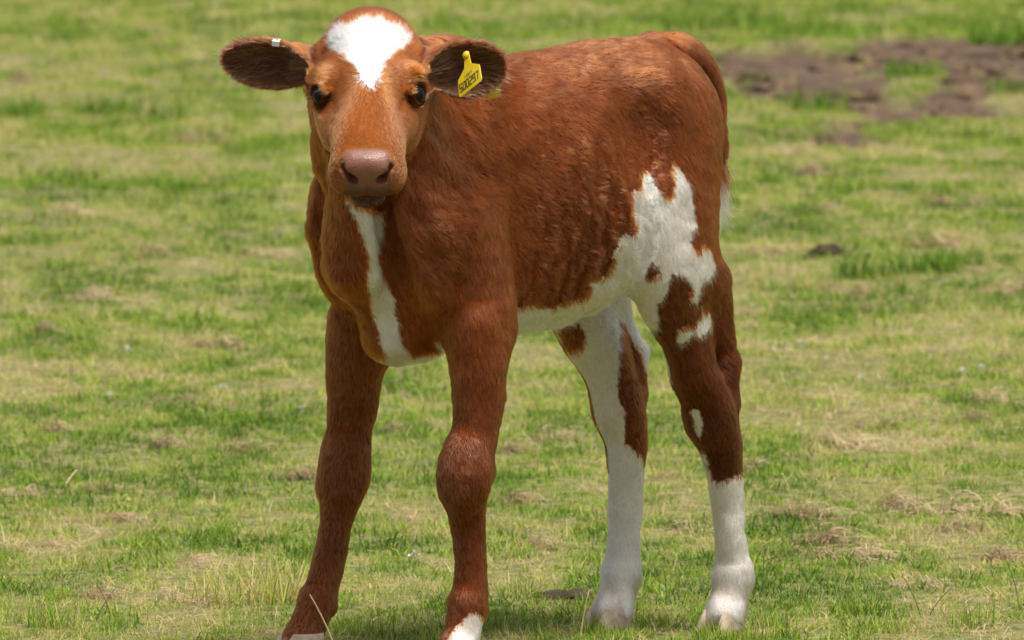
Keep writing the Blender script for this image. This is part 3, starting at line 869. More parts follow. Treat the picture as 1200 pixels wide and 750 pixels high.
# tag plane: hangs down and leans out along the ear
dn = unit(-V3(0, 0, 1) * .74 + E_C * .66 + E_S * .10); acr = unit(E_S * .65 + .58 * V3(0, 0, 1) + .49 * E_C); acr = unit(acr - (acr @ dn) * dn); nrm = unit(np.cross(acr, dn))
if nrm @ E_C < 0: nrm = -nrm
outl = [(-.0045, -.004), (.0045, -.004), (.0052, .008), (.0065, .018), (.0215, .030), (.0225, .055), (.0200, .0580), (-.0200, .0580), (-.0225, .055), (-.0215, .030), (-.0065, .018), (-.0052, .008)]
def slab(name, pts2, o, ax_, dn_, nm, th, m, parent):
    v = [o + ax_ * x + dn_ * y + nm * th / 2 for x, y in pts2] + [o + ax_ * x + dn_ * y - nm * th / 2 for x, y in pts2]
    n = len(pts2); f = [tuple(range(n)), tuple(range(2 * n - 1, n - 1, -1))] + [(i, (i + 1) % n + 0, (i + 1) % n + n, i + n) for i in range(n)]
    return link(name, mesh(name, np.array(v), f, False), m, parent)
T1 = T0 + e3 * .016
et = slab('ear_tag', outl, T1, acr, dn, nrm, .0016, tag_m, calf)
et['label'] = 'yellow plastic flag ear tag printed with a black number'
stud = sphere_mesh('tag_stud', .0058, 16, 10, (1, 1, .6))
so = link('tag_stud', stud, tag_m, et)
so.location = (T1 + nrm * .0015).tolist(); so.rotation_euler = mathutils.Vector(nrm.tolist()).to_track_quat('Z', 'Y').to_euler()
# printed number: strokes laid just proud of the flag
GL = {'0': [(0, 0, 1, 0), (1, 0, 1, 2), (1, 2, 0, 2), (0, 2, 0, 0)], '5': [(1, 0, 0, 0), (0, 0, 0, 1), (0, 1, 1, 1), (1, 1, 1, 2), (1, 2, 0, 2)], '2': [(0, 0, 1, 0), (1, 0, 1, 1), (1, 1, 0, 1), (0, 1, 0, 2), (0, 2, 1, 2)],
      '9': [(1, 1, 0, 1), (0, 1, 0, 0), (0, 0, 1, 0), (1, 0, 1, 2), (1, 2, 0, 2)], '7': [(0, 0, 1, 0), (1, 0, .4, 2)], '1': [(.5, 0, .5, 2)]}
def write(txt, x0, y0, cw, chh, gap, sw):
    """bold numerals on the flag, reading across it"""
    v, f = [], []
    for ci, chx in enumerate(txt):
        for (xa, ya, xb, yb) in GL[chx]:
            a2 = np.array([x0 + ci * (cw + gap) + xa * cw, y0 + ya * chh / 2]); c2 = np.array([x0 + ci * (cw + gap) + xb * cw, y0 + yb * chh / 2])
            d2 = (c2 - a2) / np.linalg.norm(c2 - a2); p2 = np.array([-d2[1], d2[0]]) * sw; a2 = a2 - d2 * sw; c2 = c2 + d2 * sw
            i0 = len(v)
            for q2 in (a2 - p2, a2 + p2, c2 + p2, c2 - p2): v.append(T1 + acr * q2[0] + dn * q2[1] + nrm * .0014)
            f.append((i0, i0 + 1, i0 + 2, i0 + 3))
    return v, f
v1, f1 = write('500297', -.0188, .0390, .0042, .0125, .0024, .00075)
link('printed_number', mesh('printed_number', np.array(v1), f1, False), ink_m, et)
v1, f1 = write('1027', -.0075, .0305, .0022, .0045, .0018, .00032)
link('printed_number', mesh('printed_number', np.array(v1), f1, False), ink_m, et)
bk = slab('ear_tag', [(-.008, 0), (.010, 0), (.010, .024), (-.008, .026)], b_ + e1 * .106 - e2 * .020 - e3 * .006, e1, unit(-e2 * .8 + e1 * .1 - e3 * .2), e3, .0016, tag_m, calf)
bk['label'] = 'corner of a yellow back tag showing behind the ear'
b2_, f1_, f2_, f3_, L2, Wd2 = EAR[-1]
clip_m = simple('clip_metal', (.62, .70, .76), .3)
tt = .48
cp = b2_ + f1_ * L2 * tt + f2_ * (Wd2 * ear_width(np.array([tt]), 1.)[0] - .001) + f3_ * .007
ck_ = slab('ear_clip', [(-.005, -.003), (.005, -.003), (.005, .004), (-.005, .004)], cp, f1_, -f2_, f3_, .012, clip_m, calf)
ck_['label'] = 'small pale metal clip on the upper rim of the ear'
# ------------------------------------------------------------------ the pasture
MUD_PX = [(828, 70), (850, 52), (905, 60), (935, 46), (985, 66), (1040, 58), (1075, 44), (1130, 50), (1210, 62), (1290, 60), (1290, 128), (1210, 134), (1150, 140), (1100, 142), (1068, 136), (1040, 146), (1042, 166), (1012, 172), (985, 170),
          (935, 160), (930, 148), (965, 140), (985, 128), (960, 110), (915, 112), (880, 104), (840, 98)]
GREEN_PX = [[(1040, 88), (1062, 78), (1090, 82), (1092, 96), (1065, 104), (1045, 102)], [(925, 128), (940, 112), (975, 112), (985, 128), (960, 138)], [(1160, 98), (1200, 92), (1206, 112), (1170, 114)]]
MUD = [tuple(ground_at(*p)[:2]) for p in MUD_PX]
ISLES = [[tuple(ground_at(*p)[:2]) for p in q] for q in GREEN_PX]
def mud_mask(xy):
    n = np.c_[xy, np.zeros(len(xy))]
    w = np.stack([(fbm(n, 2.2, 100) - .5) * .35, (fbm(n * np.array([1, .25, 1]), 2.2, 110) - .5) * 1.3], 1)
    m = inpoly(xy + w, MUD)
    for q in ISLES: m &= ~inpoly(xy + w * .4, q)
    return m
def g_h(xy):
    xy = np.asarray(xy, float); n = np.c_[xy, np.zeros(len(xy))]
    r = np.hypot((xy[:, 0] - .05) / 1.0, (xy[:, 1] - 11.85) / 1.0)
    k = np.clip((r - .75) / 1.5, 0, 1); k = k * k * (3 - 2 * k)
    far = np.clip((xy[:, 1] - 14) / 12, 0, 1)
    z = k * ((fbm(n, .55, 120) - .5) * .10 * (.5 + far) + (fbm(n, 2.6, 130) - .5) * .035)
    return z
def g_pt(px, py):
    p = ground_at(px, py)
    for _ in range(3):
        z = float(g_h(p[None, :2])[0]); r = (p - C0); t = (CAM_H - z) / -(r[2] / np.linalg.norm(r)); p = C0 + r / np.linalg.norm(r) * t
    return np.array([p[0], p[1], float(g_h(p[None, :2])[0])])

def graded(lo, hi, step, far, grow_):
    a = list(np.arange(lo, hi + 1e-6, step)); s = step; x = hi
    while x < far: s *= grow_; x += s; a.append(x)
    s = step; x = lo; bck = []
    while x > -far: s *= grow_; x -= s; bck.append(x)
    return np.array(bck[::-1] + a)
gx = graded(-3.2, 3.2, .06, 500, 1.35); gy = graded(9.5, 40, .09, 600, 1.35)
XX, YY = np.meshgrid(gx, gy, indexing='ij'); gxy = np.c_[XX.ravel(), YY.ravel()]
inner = (np.abs(gxy[:, 0]) < 8) & (gxy[:, 1] > 0) & (gxy[:, 1] < 60)
gz = np.zeros(len(gxy)); gz[inner] = g_h(gxy[inner])
mud = np.zeros(len(gxy)); mud[inner] = mud_mask(gxy[inner])
nz = np.c_[gxy, np.zeros(len(gxy))]
gz = gz - mud * (.02 + .05 * fbm(nz, 5, 140))
nxn, nyn = len(gx), len(gy)
ii, jj = np.meshgrid(np.arange(nxn - 1), np.arange(nyn - 1), indexing='ij')
a0 = (ii * nyn + jj).ravel(); gq = np.stack([a0, a0 + nyn, a0 + nyn + 1, a0 + 1], 1)
gme = mesh('ground', np.c_[gxy, gz], gq)
float_attr(gme, 'mud', mud)

gm_, nt, b = mat_new('turf_soil')
tc = nt.nodes.new('ShaderNodeTexCoord')
def noise_node(scale, det=5, rough=.6, mp=None):
    n = nt.nodes.new('ShaderNodeTexNoise'); n.inputs['Scale'].default_value = scale; n.inputs['Detail'].default_value = det; n.inputs['Roughness'].default_value = rough
    nt.links.new(tc.outputs['Object'], n.inputs['Vector']); return n
def ramp(src, stops):
    r = nt.nodes.new('ShaderNodeValToRGB'); el = r.color_ramp.elements
    el[0].position, el[0].color = stops[0][0], (*stops[0][1], 1); el[1].position, el[1].color = stops[1][0], (*stops[1][1], 1)
    for p, c in stops[2:]:
        q = el.new(p); q.color = (*c, 1)
    nt.links.new(src, r.inputs[0]); return r
n1 = noise_node(38, 6); r1 = ramp(n1.outputs[0], [(.36, (.085, .10, .030)), (.62, (.24, .20, .095)), (.48, (.15, .15, .05))])
n2 = noise_node(11, 6, .7); r2 = ramp(n2.outputs[0], [(.34, (.050, .032, .022)), (.68, (.17, .112, .078)), (.5, (.10, .065, .045))])
am = nt.nodes.new('ShaderNodeAttribute'); am.attribute_name = 'mud'
mx = nt.nodes.new('ShaderNodeMix'); mx.data_type = 'RGBA'
nt.links.new(am.outputs['Fac'], mx.inputs[0]); nt.links.new(r1.outputs[0], mx.inputs[6]); nt.links.new(r2.outputs[0], mx.inputs[7])
nt.links.new(mx.outputs[2], b.inputs['Base Color']); b.inputs['Roughness'].default_value = .95; b.inputs['Specular IOR Level'].default_value = .15
bu = nt.nodes.new('ShaderNodeBump'); bu.inputs['Strength'].default_value = .8; bu.inputs['Distance'].default_value = .02
nt.links.new(n1.outputs[0], bu.inputs['Height']); nt.links.new(bu.outputs[0], b.inputs['Normal'])
ground = link('ground', gme, gm_); ground['kind'] = 'structure'

# ------------------------------------------------------------------ grass blades
def blade_material(name, cols):
    """cols: colour stops over a blade's own shade; the tuft's tint shifts it from green to straw"""
    m = bpy.data.materials.new(name); m.use_nodes = True; nt = m.node_tree; nt.nodes.clear()
    out = nt.nodes.new('ShaderNodeOutputMaterial')
    a1 = nt.nodes.new('ShaderNodeAttribute'); a1.attribute_name = 'shade'
    a2 = nt.nodes.new('ShaderNodeAttribute'); a2.attribute_name = 'tint'; a2.attribute_type = 'INSTANCER'
    ad = nt.nodes.new('ShaderNodeMath'); ad.operation = 'ADD'; ad.use_clamp = True
    nt.links.new(a1.outputs['Fac'], ad.inputs[0]); nt.links.new(a2.outputs['Fac'], ad.inputs[1])
    r = nt.nodes.new('ShaderNodeValToRGB'); el = r.color_ramp.elements
    el[0].position, el[0].color = cols[0][0], (*cols[0][1], 1); el[1].position, el[1].color = cols[1][0], (*cols[1][1], 1)
    for p, c in cols[2:]:
        q = el.new(p); q.color = (*c, 1)
    nt.links.new(ad.outputs[0], r.inputs[0])
    p = nt.nodes.new('ShaderNodeBsdfPrincipled'); p.inputs['Roughness'].default_value = .55; p.inputs['Specular IOR Level'].default_value = .18
    t = nt.nodes.new('ShaderNodeBsdfTranslucent'); ms = nt.nodes.new('ShaderNodeMixShader'); ms.inputs[0].default_value = .35
    nt.links.new(r.outputs[0], p.inputs['Base Color']); nt.links.new(r.outputs[0], t.inputs[0])
    nt.links.new(p.outputs[0], ms.inputs[1]); nt.links.new(t.outputs[0], ms.inputs[2]); nt.links.new(ms.outputs[0], out.inputs[0])
    return m
GRASS = [(0, (.060, .130, .009)), (1, (.70, .58, .36)), (.20, (.155, .285, .020)), (.40, (.30, .41, .045)), (.54, (.44, .41, .10)), (.68, (.58, .47, .22)), (.84, (.50, .33, .20))]
grass_m = blade_material('grass_blades', GRASS)

def blades(n, rad, len_, wid, lean, shade, seg=3, flat=0.0, curl=.6, seed=0):
    """n tapering bent blades rooted in a disc -> verts, faces, shade"""
    rg = np.random.default_rng(seed); V, Fc, S = [], [], []
    for k in range(n):
        an = rg.uniform(0, 6.283); rr = rad * math.sqrt(rg.random()); p = np.array([rr * math.cos(an), rr * math.sin(an), -.004])
        az = rg.uniform(0, 6.283); tl = abs(rg.normal(0, lean)) + flat; L = rg.uniform(*len_); w = rg.uniform(*wid) / 2
        hd = np.array([math.cos(az), math.sin(az), 0]); sd = np.array([-math.sin(az + rg.normal(0, .5)), math.cos(az), 0]); sd /= np.linalg.norm(sd)
        cv = rg.uniform(.1, curl); sh = rg.normal(*shade); i0 = len(V); tw = rg.normal(0, .5)
        for q in range(seg + 1):
            t = q / seg; ww = w * (1 - t) ** .6 if q < seg else 0
            dv = hd * math.sin(min(tl + cv * t, 1.75)) + np.array([0, 0, math.cos(min(tl + cv * t, 1.75))])
            if q: p = p + dv * L / seg; p[2] = max(p[2], .002)
            sdr = sd * math.cos(tw * t) + np.array([0, 0, 1]) * math.sin(tw * t) * .6
            if q < seg: V += [p - sdr * ww, p + sdr * ww]; S += [sh, sh]
            else: V.append(p.copy()); S.append(sh + .08)
        for q in range(seg - 1): Fc.append((i0 + 2 * q, i0 + 2 * q + 1, i0 + 2 * q + 3, i0 + 2 * q + 2))
        Fc.append((i0 + 2 * seg - 2, i0 + 2 * seg - 1, i0 + 2 * seg))
    return V, Fc, S
def blade_mesh(name, *a, mat=None, **k):
    V, Fc, S = blades(*a, **k); me = mesh(name, np.array(V), Fc); float_attr(me, 'shade', np.clip(S, 0, 1))
    me.materials.append(mat or grass_m); return me

def tuft_kinds(pref, specs):
    c = bpy.data.collections.new(pref)
    for i, (a, k) in enumerate(specs):
        o = bpy.data.objects.new('%s_%02d' % (pref, i), blade_mesh(pref, *a, seed=i + 7, **k)); c.objects.link(o)
    return c
short_c = tuft_kinds('short_tuft', [((22, .035, (.014, .036), (.0016, .0034), .55, (.20, .13)), dict(curl=.8)) for _ in range(6)] + [((26, .045, (.010, .024), (.002, .0045), .8, (.24, .14)), dict(curl=1.1)) for _ in range(4)])
dry_c = tuft_kinds('dry_tuft', [((16, .04, (.02, .055), (.0010, .0022), .5, (.50, .16)), dict(flat=.75, curl=.7)) for _ in range(5)] + [((14, .03, (.015, .04), (.0012, .0024), .6, (.46, .18)), dict(flat=.2, curl=.7)) for _ in range(3)])

def scatter(name, coll, P, rot, scl, idx, tint, label, cat):
    me = bpy.data.meshes.new(name); me.vertices.add(len(P)); me.vertices.foreach_set('co', np.asarray(P, np.float32).ravel())
    a = me.attributes.new('rot', 'FLOAT_VECTOR', 'POINT'); a.data.foreach_set('vector', np.asarray(rot, np.float32).ravel())
    float_attr(me, 'scl', scl); float_attr(me, 'tint', tint)
    a = me.attributes.new('pick', 'INT', 'POINT'); a.data.foreach_set('value', np.asarray(idx, np.int32))
    o = link(name, me); tag(o, label, cat, kind='stuff')
    ng = bpy.data.node_groups.new(name + '_nodes', 'GeometryNodeTree')
    ng.interface.new_socket('Geometry', in_out='INPUT', socket_type='NodeSocketGeometry'); ng.interface.new_socket('Geometry', in_out='OUTPUT', socket_type='NodeSocketGeometry')
    N = ng.nodes; gi = N.new('NodeGroupInput'); go = N.new('NodeGroupOutput'); ip = N.new('GeometryNodeInstanceOnPoints'); ci = N.new('GeometryNodeCollectionInfo')
    ci.inputs[0].default_value = coll; ci.inputs[1].default_value = True; ci.inputs[2].default_value = True
    def na(nm, ty):
        q = N.new('GeometryNodeInputNamedAttribute'); q.data_type = ty; q.inputs[0].default_value = nm; return q.outputs[0]
    ng.links.new(gi.outputs[0], ip.inputs['Points']); ng.links.new(ci.outputs[0], ip.inputs['Instance'])
    ip.inputs['Pick Instance'].default_value = True
    ng.links.new(na('pick', 'INT'), ip.inputs['Instance Index']); ng.links.new(na('rot', 'FLOAT_VECTOR'), ip.inputs['Rotation']); ng.links.new(na('scl', 'FLOAT'), ip.inputs['Scale'])
    ng.links.new(ip.outputs[0], go.inputs[0])
    md = o.modifiers.new('scatter', 'NODES'); md.node_group = ng
    return o

def field_points(bands):
    out = []
    for y0, y1, dens in bands:
        wmax = .064 * y1 + 3.0; n = int((y1 - y0) * 2 * wmax * dens)
        y = rng.uniform(y0, y1, n); x = rng.uniform(-1, 1, n) * wmax
        k = np.abs(x) < .064 * y + 3.0
        k2 = (np.abs(x) < .064 * y + .45) | (rng.random(n) < .55); k &= k2; out.append(np.c_[x[k], y[k]])
    return np.concatenate(out)
def dryness(xy):
    """where the sward has browned: patches a hand to a pace wide, streaked along the slope"""
    n = np.c_[xy, np.zeros(len(xy))]
    return .47 + 1.5 * (.22 * fbm(n, 1.1, 200) + .38 * fbm(n * np.array([1, .45, 1]), 4.5, 210) + .40 * fbm(n * np.array([1, .5, 1]), 13, 220) - .475)

xy = field_points([(9.8, 13.5, 2000), (13.5, 18, 1400), (18, 26, 700), (26, 40, 380), (40, 60, 60)])
mk = np.zeros(len(xy), bool); mk = mud_mask(xy)
xy = xy[~mk | (rng.random(len(xy)) < .03)]
dr = dryness(xy); far = np.clip((xy[:, 1] - 13) / 20, 0, 1)
keep = rng.random(len(xy)) > np.clip((dr - .50) * 5.0, 0, .8)
xy, dr, far = xy[keep], dr[keep], far[keep]; n = len(xy)
# lusher band beyond the bare earth
lush = np.exp(-((xy[:, 1] - 32.5) / 1.3) ** 2) * np.clip((xy[:, 0] - .2) / .5, 0, 1)
P = np.c_[xy, g_h(xy) - .002]
rot = np.c_[rng.normal(0, .16, n), rng.normal(0, .16, n), rng.uniform(0, 6.283, n)]
scl = rng.uniform(.40, 1.0, n) ** 1.2 * (.82 + .55 * far) * (1 + .8 * lush) * (1.1 - .5 * np.clip((dr - .45) * 3, 0, 1))
tint = (dr - .47) * 1.5 + rng.normal(.03, .09, n) - .12 * lush + .05 * far
grass = scatter('grass', short_c, P, rot, scl, rng.integers(0, 10, n), tint, 'short grazed green grass covering the whole pasture', 'grass')
print('grass tufts', n)
xy = field_points([(9.8, 13.5, 900), (13.5, 18, 600), (18, 26, 300), (26, 40, 160), (40, 60, 20)])
dr = dryness(xy); mk = mud_mask(xy)
keep = (rng.random(len(xy)) < np.clip((dr - .38) * 5.0, .30, 1)) & (~mk | (rng.random(len(xy)) < .08))
xy, dr = xy[keep], dr[keep]; n = len(xy); far = np.clip((xy[:, 1] - 13) / 20, 0, 1)
P = np.c_[xy, g_h(xy)]
rot = np.c_[rng.normal(0, .12, n), rng.normal(0, .12, n), rng.uniform(0, 6.283, n)]
dry = scatter('dry_grass', dry_c, P, rot, rng.uniform(.35, 1.0, n) * (.9 + .5 * far), rng.integers(0, 8, n), (dr - .45) * .6 + rng.normal(.06, .12, n), 'loose straw-coloured dead grass lying among the green blades', 'dry grass')
print('dry tufts', n)

# rough taller grass left standing between the grazed patches
rough_c = tuft_kinds('rough_tuft', [((34, .045, (.025, .060), (.0018, .0038), .42, (.22, .13)), dict(curl=.9)) for _ in range(4)] + [((30, .045, (.025, .065), (.0012, .0026), .5, (.52, .15)), dict(curl=.9)) for _ in range(4)])
xy = field_points([(9.8, 14, 34), (14, 19, 46), (19, 27, 46), (27, 42, 40), (42, 60, 10)])
xy = xy[~mud_mask(xy) | (rng.random(len(xy)) < .05)]; n = len(xy); dr = dryness(xy); far = np.clip((xy[:, 1] - 13) / 20, 0, 1)
k = (dr + rng.normal(0, .07, n)) > .49
scl = rng.uniform(.4, 1.0, n) ** 1.3 * (.8 + .75 * far)
rough = scatter('rough_grass', rough_c, np.c_[xy, g_h(xy) - .002], np.c_[rng.normal(0, .15, n), rng.normal(0, .15, n), rng.uniform(0, 6.283, n)], scl, np.where(k, rng.integers(4, 8, n), rng.integers(0, 4, n)),
                rng.normal(.02, .16, n), 'longer ungrazed grass blades standing here and there above the turf', 'grass')
# ------------------------------------------------------------------ single things lying and growing in the pasture
def place(o, px, py, rz=None, s=1.0, sink=0.0):
    p = g_pt(px, py); o.location = (p[0], p[1], p[2] - sink)
    o.rotation_euler = (0, 0, random.uniform(0, 6.28) if rz is None else rz); o.scale = (s, s, s * random.uniform(.85, 1.1))
    return o
dead_m = blade_material('dead_grass', [(0, (.20, .125, .080)), (1, (.66, .52, .34)), (.35, (.36, .235, .155)), (.7, (.54, .40, .26))])
def litter_mesh(name, n, rad, seed, shade=(.45, .2), h=.030):
    """a matted handful of dead grass: thin curved strands heaped on one another"""
    rg = np.random.default_rng(seed); V, Fc, S = [], [], []; lob = [(rg.normal(0, rad * .7), rg.normal(0, rad * .7), rg.uniform(.4, 1.1), rg.uniform(.4, 1.1)) for _ in range(3)]
    for k in range(n):
        an = rg.uniform(0, 6.283); rr = rad * min(abs(rg.normal(0, .62)), 2.2); z = h * max(0, 1 - (rr / rad)) * rg.random() ** 1.5 + .003
        off = lob[k % 3]; p = np.array([rr * math.cos(an) * off[2] + off[0], rr * math.sin(an) * off[3] + off[1], z]); az = rg.uniform(0, 6.283); L = rg.uniform(.02, .065); w = rg.uniform(.0010, .0026) / 2
        pit = rg.normal(.45, .40); cv = rg.normal(0, 1.3); sh = rg.normal(*shade); i0 = len(V); seg = 4
        for q in range(seg + 1):
            t = q / seg; a2 = az + cv * t; pt = pit - 1.0 * t * abs(pit) * 2
            d = np.array([math.cos(a2) * math.cos(pt), math.sin(a2) * math.cos(pt), math.sin(pt)])
            if q: p = p + d * L / seg; p[2] = max(p[2], .003)
            sd = np.array([-math.sin(a2), math.cos(a2), .3]); V += [p - sd * w * (1 - .5 * t), p + sd * w * (1 - .5 * t)]; S += [sh, sh]
        for q in range(seg): Fc.append((i0 + 2 * q, i0 + 2 * q + 1, i0 + 2 * q + 3, i0 + 2 * q + 2))
    me = mesh(name, np.array(V), Fc); float_attr(me, 'shade', np.clip(S, 0, 1)); me.materials.append(dead_m); return me
litter = [litter_mesh('dead_grass_clump', 210, .042, k, (.40, .24), .030) for k in range(3)] + [litter_mesh('dead_grass_clump', 150, .045, k + 10, (.68, .2), .026) for k in range(2)]
CL = [(265, 406, 1.0), (187, 527, .9), (130, 575, .8), (240, 662, .8), (328, 430, .7), (290, 528, .9), (35, 97, 1.4), (215, 168, 1.5), (115, 352, 1.2), (20, 582, .9), (66, 505, .8), (148, 610, .7),
      (1030, 503, 1.0), (975, 523, 1.1), (1130, 602, 1.3), (1118, 622, .8), (985, 636, 1.2), (1000, 346, 1.0), (963, 246, 1.0), (1025, 320, .9), (1098, 290, 1.6), (960, 207, 1.2), (1108, 240, 1.2), (1165, 470, .9), (905, 412, .8),
      (940, 606, 1.1), (1060, 585, .7), (1185, 655, 1.0), (1010, 655, .9), (1085, 690, .8), (655, 517, .9), (620, 590, 1.0), (640, 640, .8), (470, 610, .8), (810, 622, 1.0), (785, 560, .8), (470, 505, .7), (950, 655, .7),
      (60, 640, .8), (205, 705, .9), (120, 700, .8), (1150, 490, .8), (880, 300, 1.0), (85, 250, 1.1), (300, 300, 1.0), (180, 300, 1.0), (60, 390, .8), (210, 470, .7), (1180, 340, 1.1), (930, 180, 1.2)]
for i, (px, py, s) in enumerate(CL):
    o = link('dead_grass_clump', litter[i % 5]); place(o, px, py, s=s * random.uniform(.8, 1.15), sink=.004)
    tag(o, '%s %s clump of dead cut grass lying on the turf' % ('large spread' if s > 1.1 else 'middling' if s > .85 else 'small', 'matted brown' if i % 5 < 3 else 'loose pale straw'), 'dead grass',
        'clumps of dead grass scattered over the pasture')
for px, py, lb in [(365, 562, 'matted dead grass clump beside the calf\'s right front knee'), (885, 552, 'dead grass clump beside the brown hock of the left hind leg'), (880, 372, 'pale dead grass clump beside the calf\'s spotted thigh'),
                   (602, 530, 'dark curled dead grass clump between the front and hind legs')]:
    o = link('dead_grass_clump', litter[(px // 3) % 5]); place(o, px, py, s=.95, sink=.004)
    tag(o, lb, 'dead grass', 'clumps of dead grass scattered over the pasture')

# taller tufts
tall_m = [blade_mesh('grass_tuft', 120, .07, (.05, .10), (.002, .0042), .30, (.30, .17), seg=4, curl=.9, seed=40 + k) for k in range(3)]
lush_m = [blade_mesh('grass_tuft', 150, .10, (.05, .10), (.003, .006), .42, (.10, .09), seg=4, curl=1.0, seed=50 + k) for k in range(3)]
straw_m = [blade_mesh('grass_tuft', 170, .085, (.05, .105), (.0014, .0030), .42, (.56, .15), seg=4, curl=.9, seed=60 + k) for k in range(2)]
o = link('dry_grass_tuft', straw_m[0]); place(o, 292, 706, s=1.0); tag(o, 'tall tuft of upright dry straw-coloured grass near the right front hoof', 'grass tuft')
o = link('dry_grass_tuft', straw_m[1]); place(o, 330, 700, s=.7); tag(o, 'small dry grass tuft leaning against the right front fetlock', 'grass tuft')
for i, (px, py, s) in enumerate([(958, 130, 1.1), (1066, 98, .9), (1182, 108, .8)]):
    o = link('grass_tuft', lush_m[i]); place(o, px, py, s=s)
    tag(o, ['bright green grass tuft above the dark hollow of bare earth', 'lone green grass tuft in the middle of the bare earth', 'green grass tuft at the far side of the bare earth'][i], 'grass tuft', 'green tufts growing in the bare earth')
for i, (px, py, s) in enumerate([(128, 132, 1.4), (190, 140, 1.2), (1010, 325, 1.0), (1085, 318, 1.1), (1120, 312, .9), (70, 215, 1.3), (880, 30, 1.9), (820, 42, 1.8), (1180, 52, 1.9), (1120, 38, 1.7), (960, 40, 1.6), (20, 135, 1.4)]):
    o = link('grass_tuft', lush_m[i % 3]); place(o, px, py, s=s * .75)
    tag(o, 'dense dark green tuft of grass standing above the short turf', 'grass tuft', 'dark green tufts in the pasture')
for i, (px, py, s) in enumerate([(575, 735, .55), (515, 752, .6), (610, 700, .6), (770, 735, .5), (690, 742, .5), (905, 735, .55), (830, 748, .5), (848, 752, .42), (872, 753, .45), (712, 752, .42), (735, 753, .45), (752, 748, .4), (440, 745, .6), (60, 735, .7), (1000, 720, .7), (1140, 735, .7), (1040, 740, .6)]):
    o = link('grass_tuft', tall_m[i % 3]); place(o, px, py, s=s * .72)
    tag(o, 'small yellowish green grass tuft in the turf around the hooves', 'grass tuft', 'small tufts around the hooves')

# earth clods and dung
def clod_mesh(name, r, seed, flat=.6):
    me = sphere_mesh(name, 1.0, 22, 14); n = len(me.vertices); v = np.zeros(n * 3, np.float32); me.vertices.foreach_get('co', v); v = v.reshape(-1, 3)
    k = .45 + 1.1 * fbm(v + seed * 3.7, 2.4, seed, 4); v = v * k[:, None] * r; v[:, 2] *= flat
    me.vertices.foreach_set('co', v.ravel()); me.update(); return me
soil_m = simple('crumbly_soil', (.030, .021, .016), .95, .1, (40, (.075, .05, .038)))
for px, py, r, fl, lb in [(968, 299, .038, .75, 'dark crumbly lump of earth sitting on the green turf'), (951, 303, .020, .7, 'small dark crumb of earth beside a larger lump'),
                          (668, 700, .050, .28, 'flat dark dropping in the grass beside the white hind hoof'), (185, 524, .022, .5, 'small dark crumb of soil on a dead grass clump')]:
    o = link('soil_clod', clod_mesh('soil_clod', r, px, fl), soil_m); place(o, px, py, sink=.004); tag(o, lb, 'clod')
earth_m = simple('turned_earth', (.050, .032, .022), .95, .1, (25, (.15, .098, .068)))
clods = [clod_mesh('earth_clod', .07, k + 900, .55) for k in range(4)]
for me_ in clods: me_.materials.append(earth_m)
rc = random.Random(8); made = 0
while made < 46:
    px, py = rc.uniform(835, 1215), rc.uniform(50, 172); p = ground_at(px, py)
    if not mud_mask(p[None, :2])[0]: continue
    o = link('earth_clod', clods[made % 4]); o.location = (p[0], p[1], float(g_h(p[None, :2])[0]) - .045); s = rc.uniform(.4, 1.3)
    o.scale = (s, s * rc.uniform(.8, 1.5), s * rc.uniform(.6, 1.2)); o.rotation_euler = (0, 0, rc.uniform(0, 6.28)); made += 1
    tag(o, 'brown clod of trampled earth in the bare patch of the pasture', 'clod', 'clods in the bare earth')

# small white flower heads
petal_m = simple('white_petals', (.80, .78, .72), .7)
def flower_mesh(seed):
    rg = np.random.default_rng(seed); V, Fc = [], []
    for k in range(34):
        d = unit(rg.normal(0, 1, 3)); d[2] = abs(d[2]); q = unit(np.cross(d, rg.normal(0, 1, 3))); r2 = np.cross(d, q); c = d * .004 + np.array([0, 0, .020]); i0 = len(V)
        V += [c - q * .0013, c + d * .004 + r2 * .0010, c + q * .0013, c + d * .0065]; Fc += [(i0, i0 + 1, i0 + 2), (i0, i0 + 2, i0 + 3)]
    for k in range(5):
        a = k * 1.2566; i0 = len(V); c = np.array([0, 0, 0.]); V += [c + np.array([math.cos(a), math.sin(a), 0]) * .0008, c + np.array([math.cos(a), math.sin(a), 0]) * .0008 + np.array([0, 0, .02]), c + np.array([math.cos(a + 1.3), math.sin(a + 1.3), 0]) * .0008 + np.array([0, 0, .02])]; Fc.append((i0, i0 + 1, i0 + 2))
    return mesh('flower', np.array(V), Fc)
fl = [flower_mesh(k) for k in range(2)]
for m in fl: m.materials.append(petal_m)
for i, (px, py) in enumerate([(150, 416), (262, 463), (938, 411), (968, 424), (1128, 443), (1149, 437), (1106, 334), (1138, 213), (1010, 446), (128, 470), (355, 486)]):
    o = link('flower', fl[i % 2]); place(o, px, py, s=random.uniform(.75, 1.1), sink=.008); tag(o, 'tiny white flower head low in the short turf', 'flower', 'white flecks in the turf')
o = link('flower', fl[0]); place(o, 485, 660, s=1.1, sink=.013); tag(o, 'tiny white flower head in the grass between the two front legs', 'flower', 'white flecks in the turf')

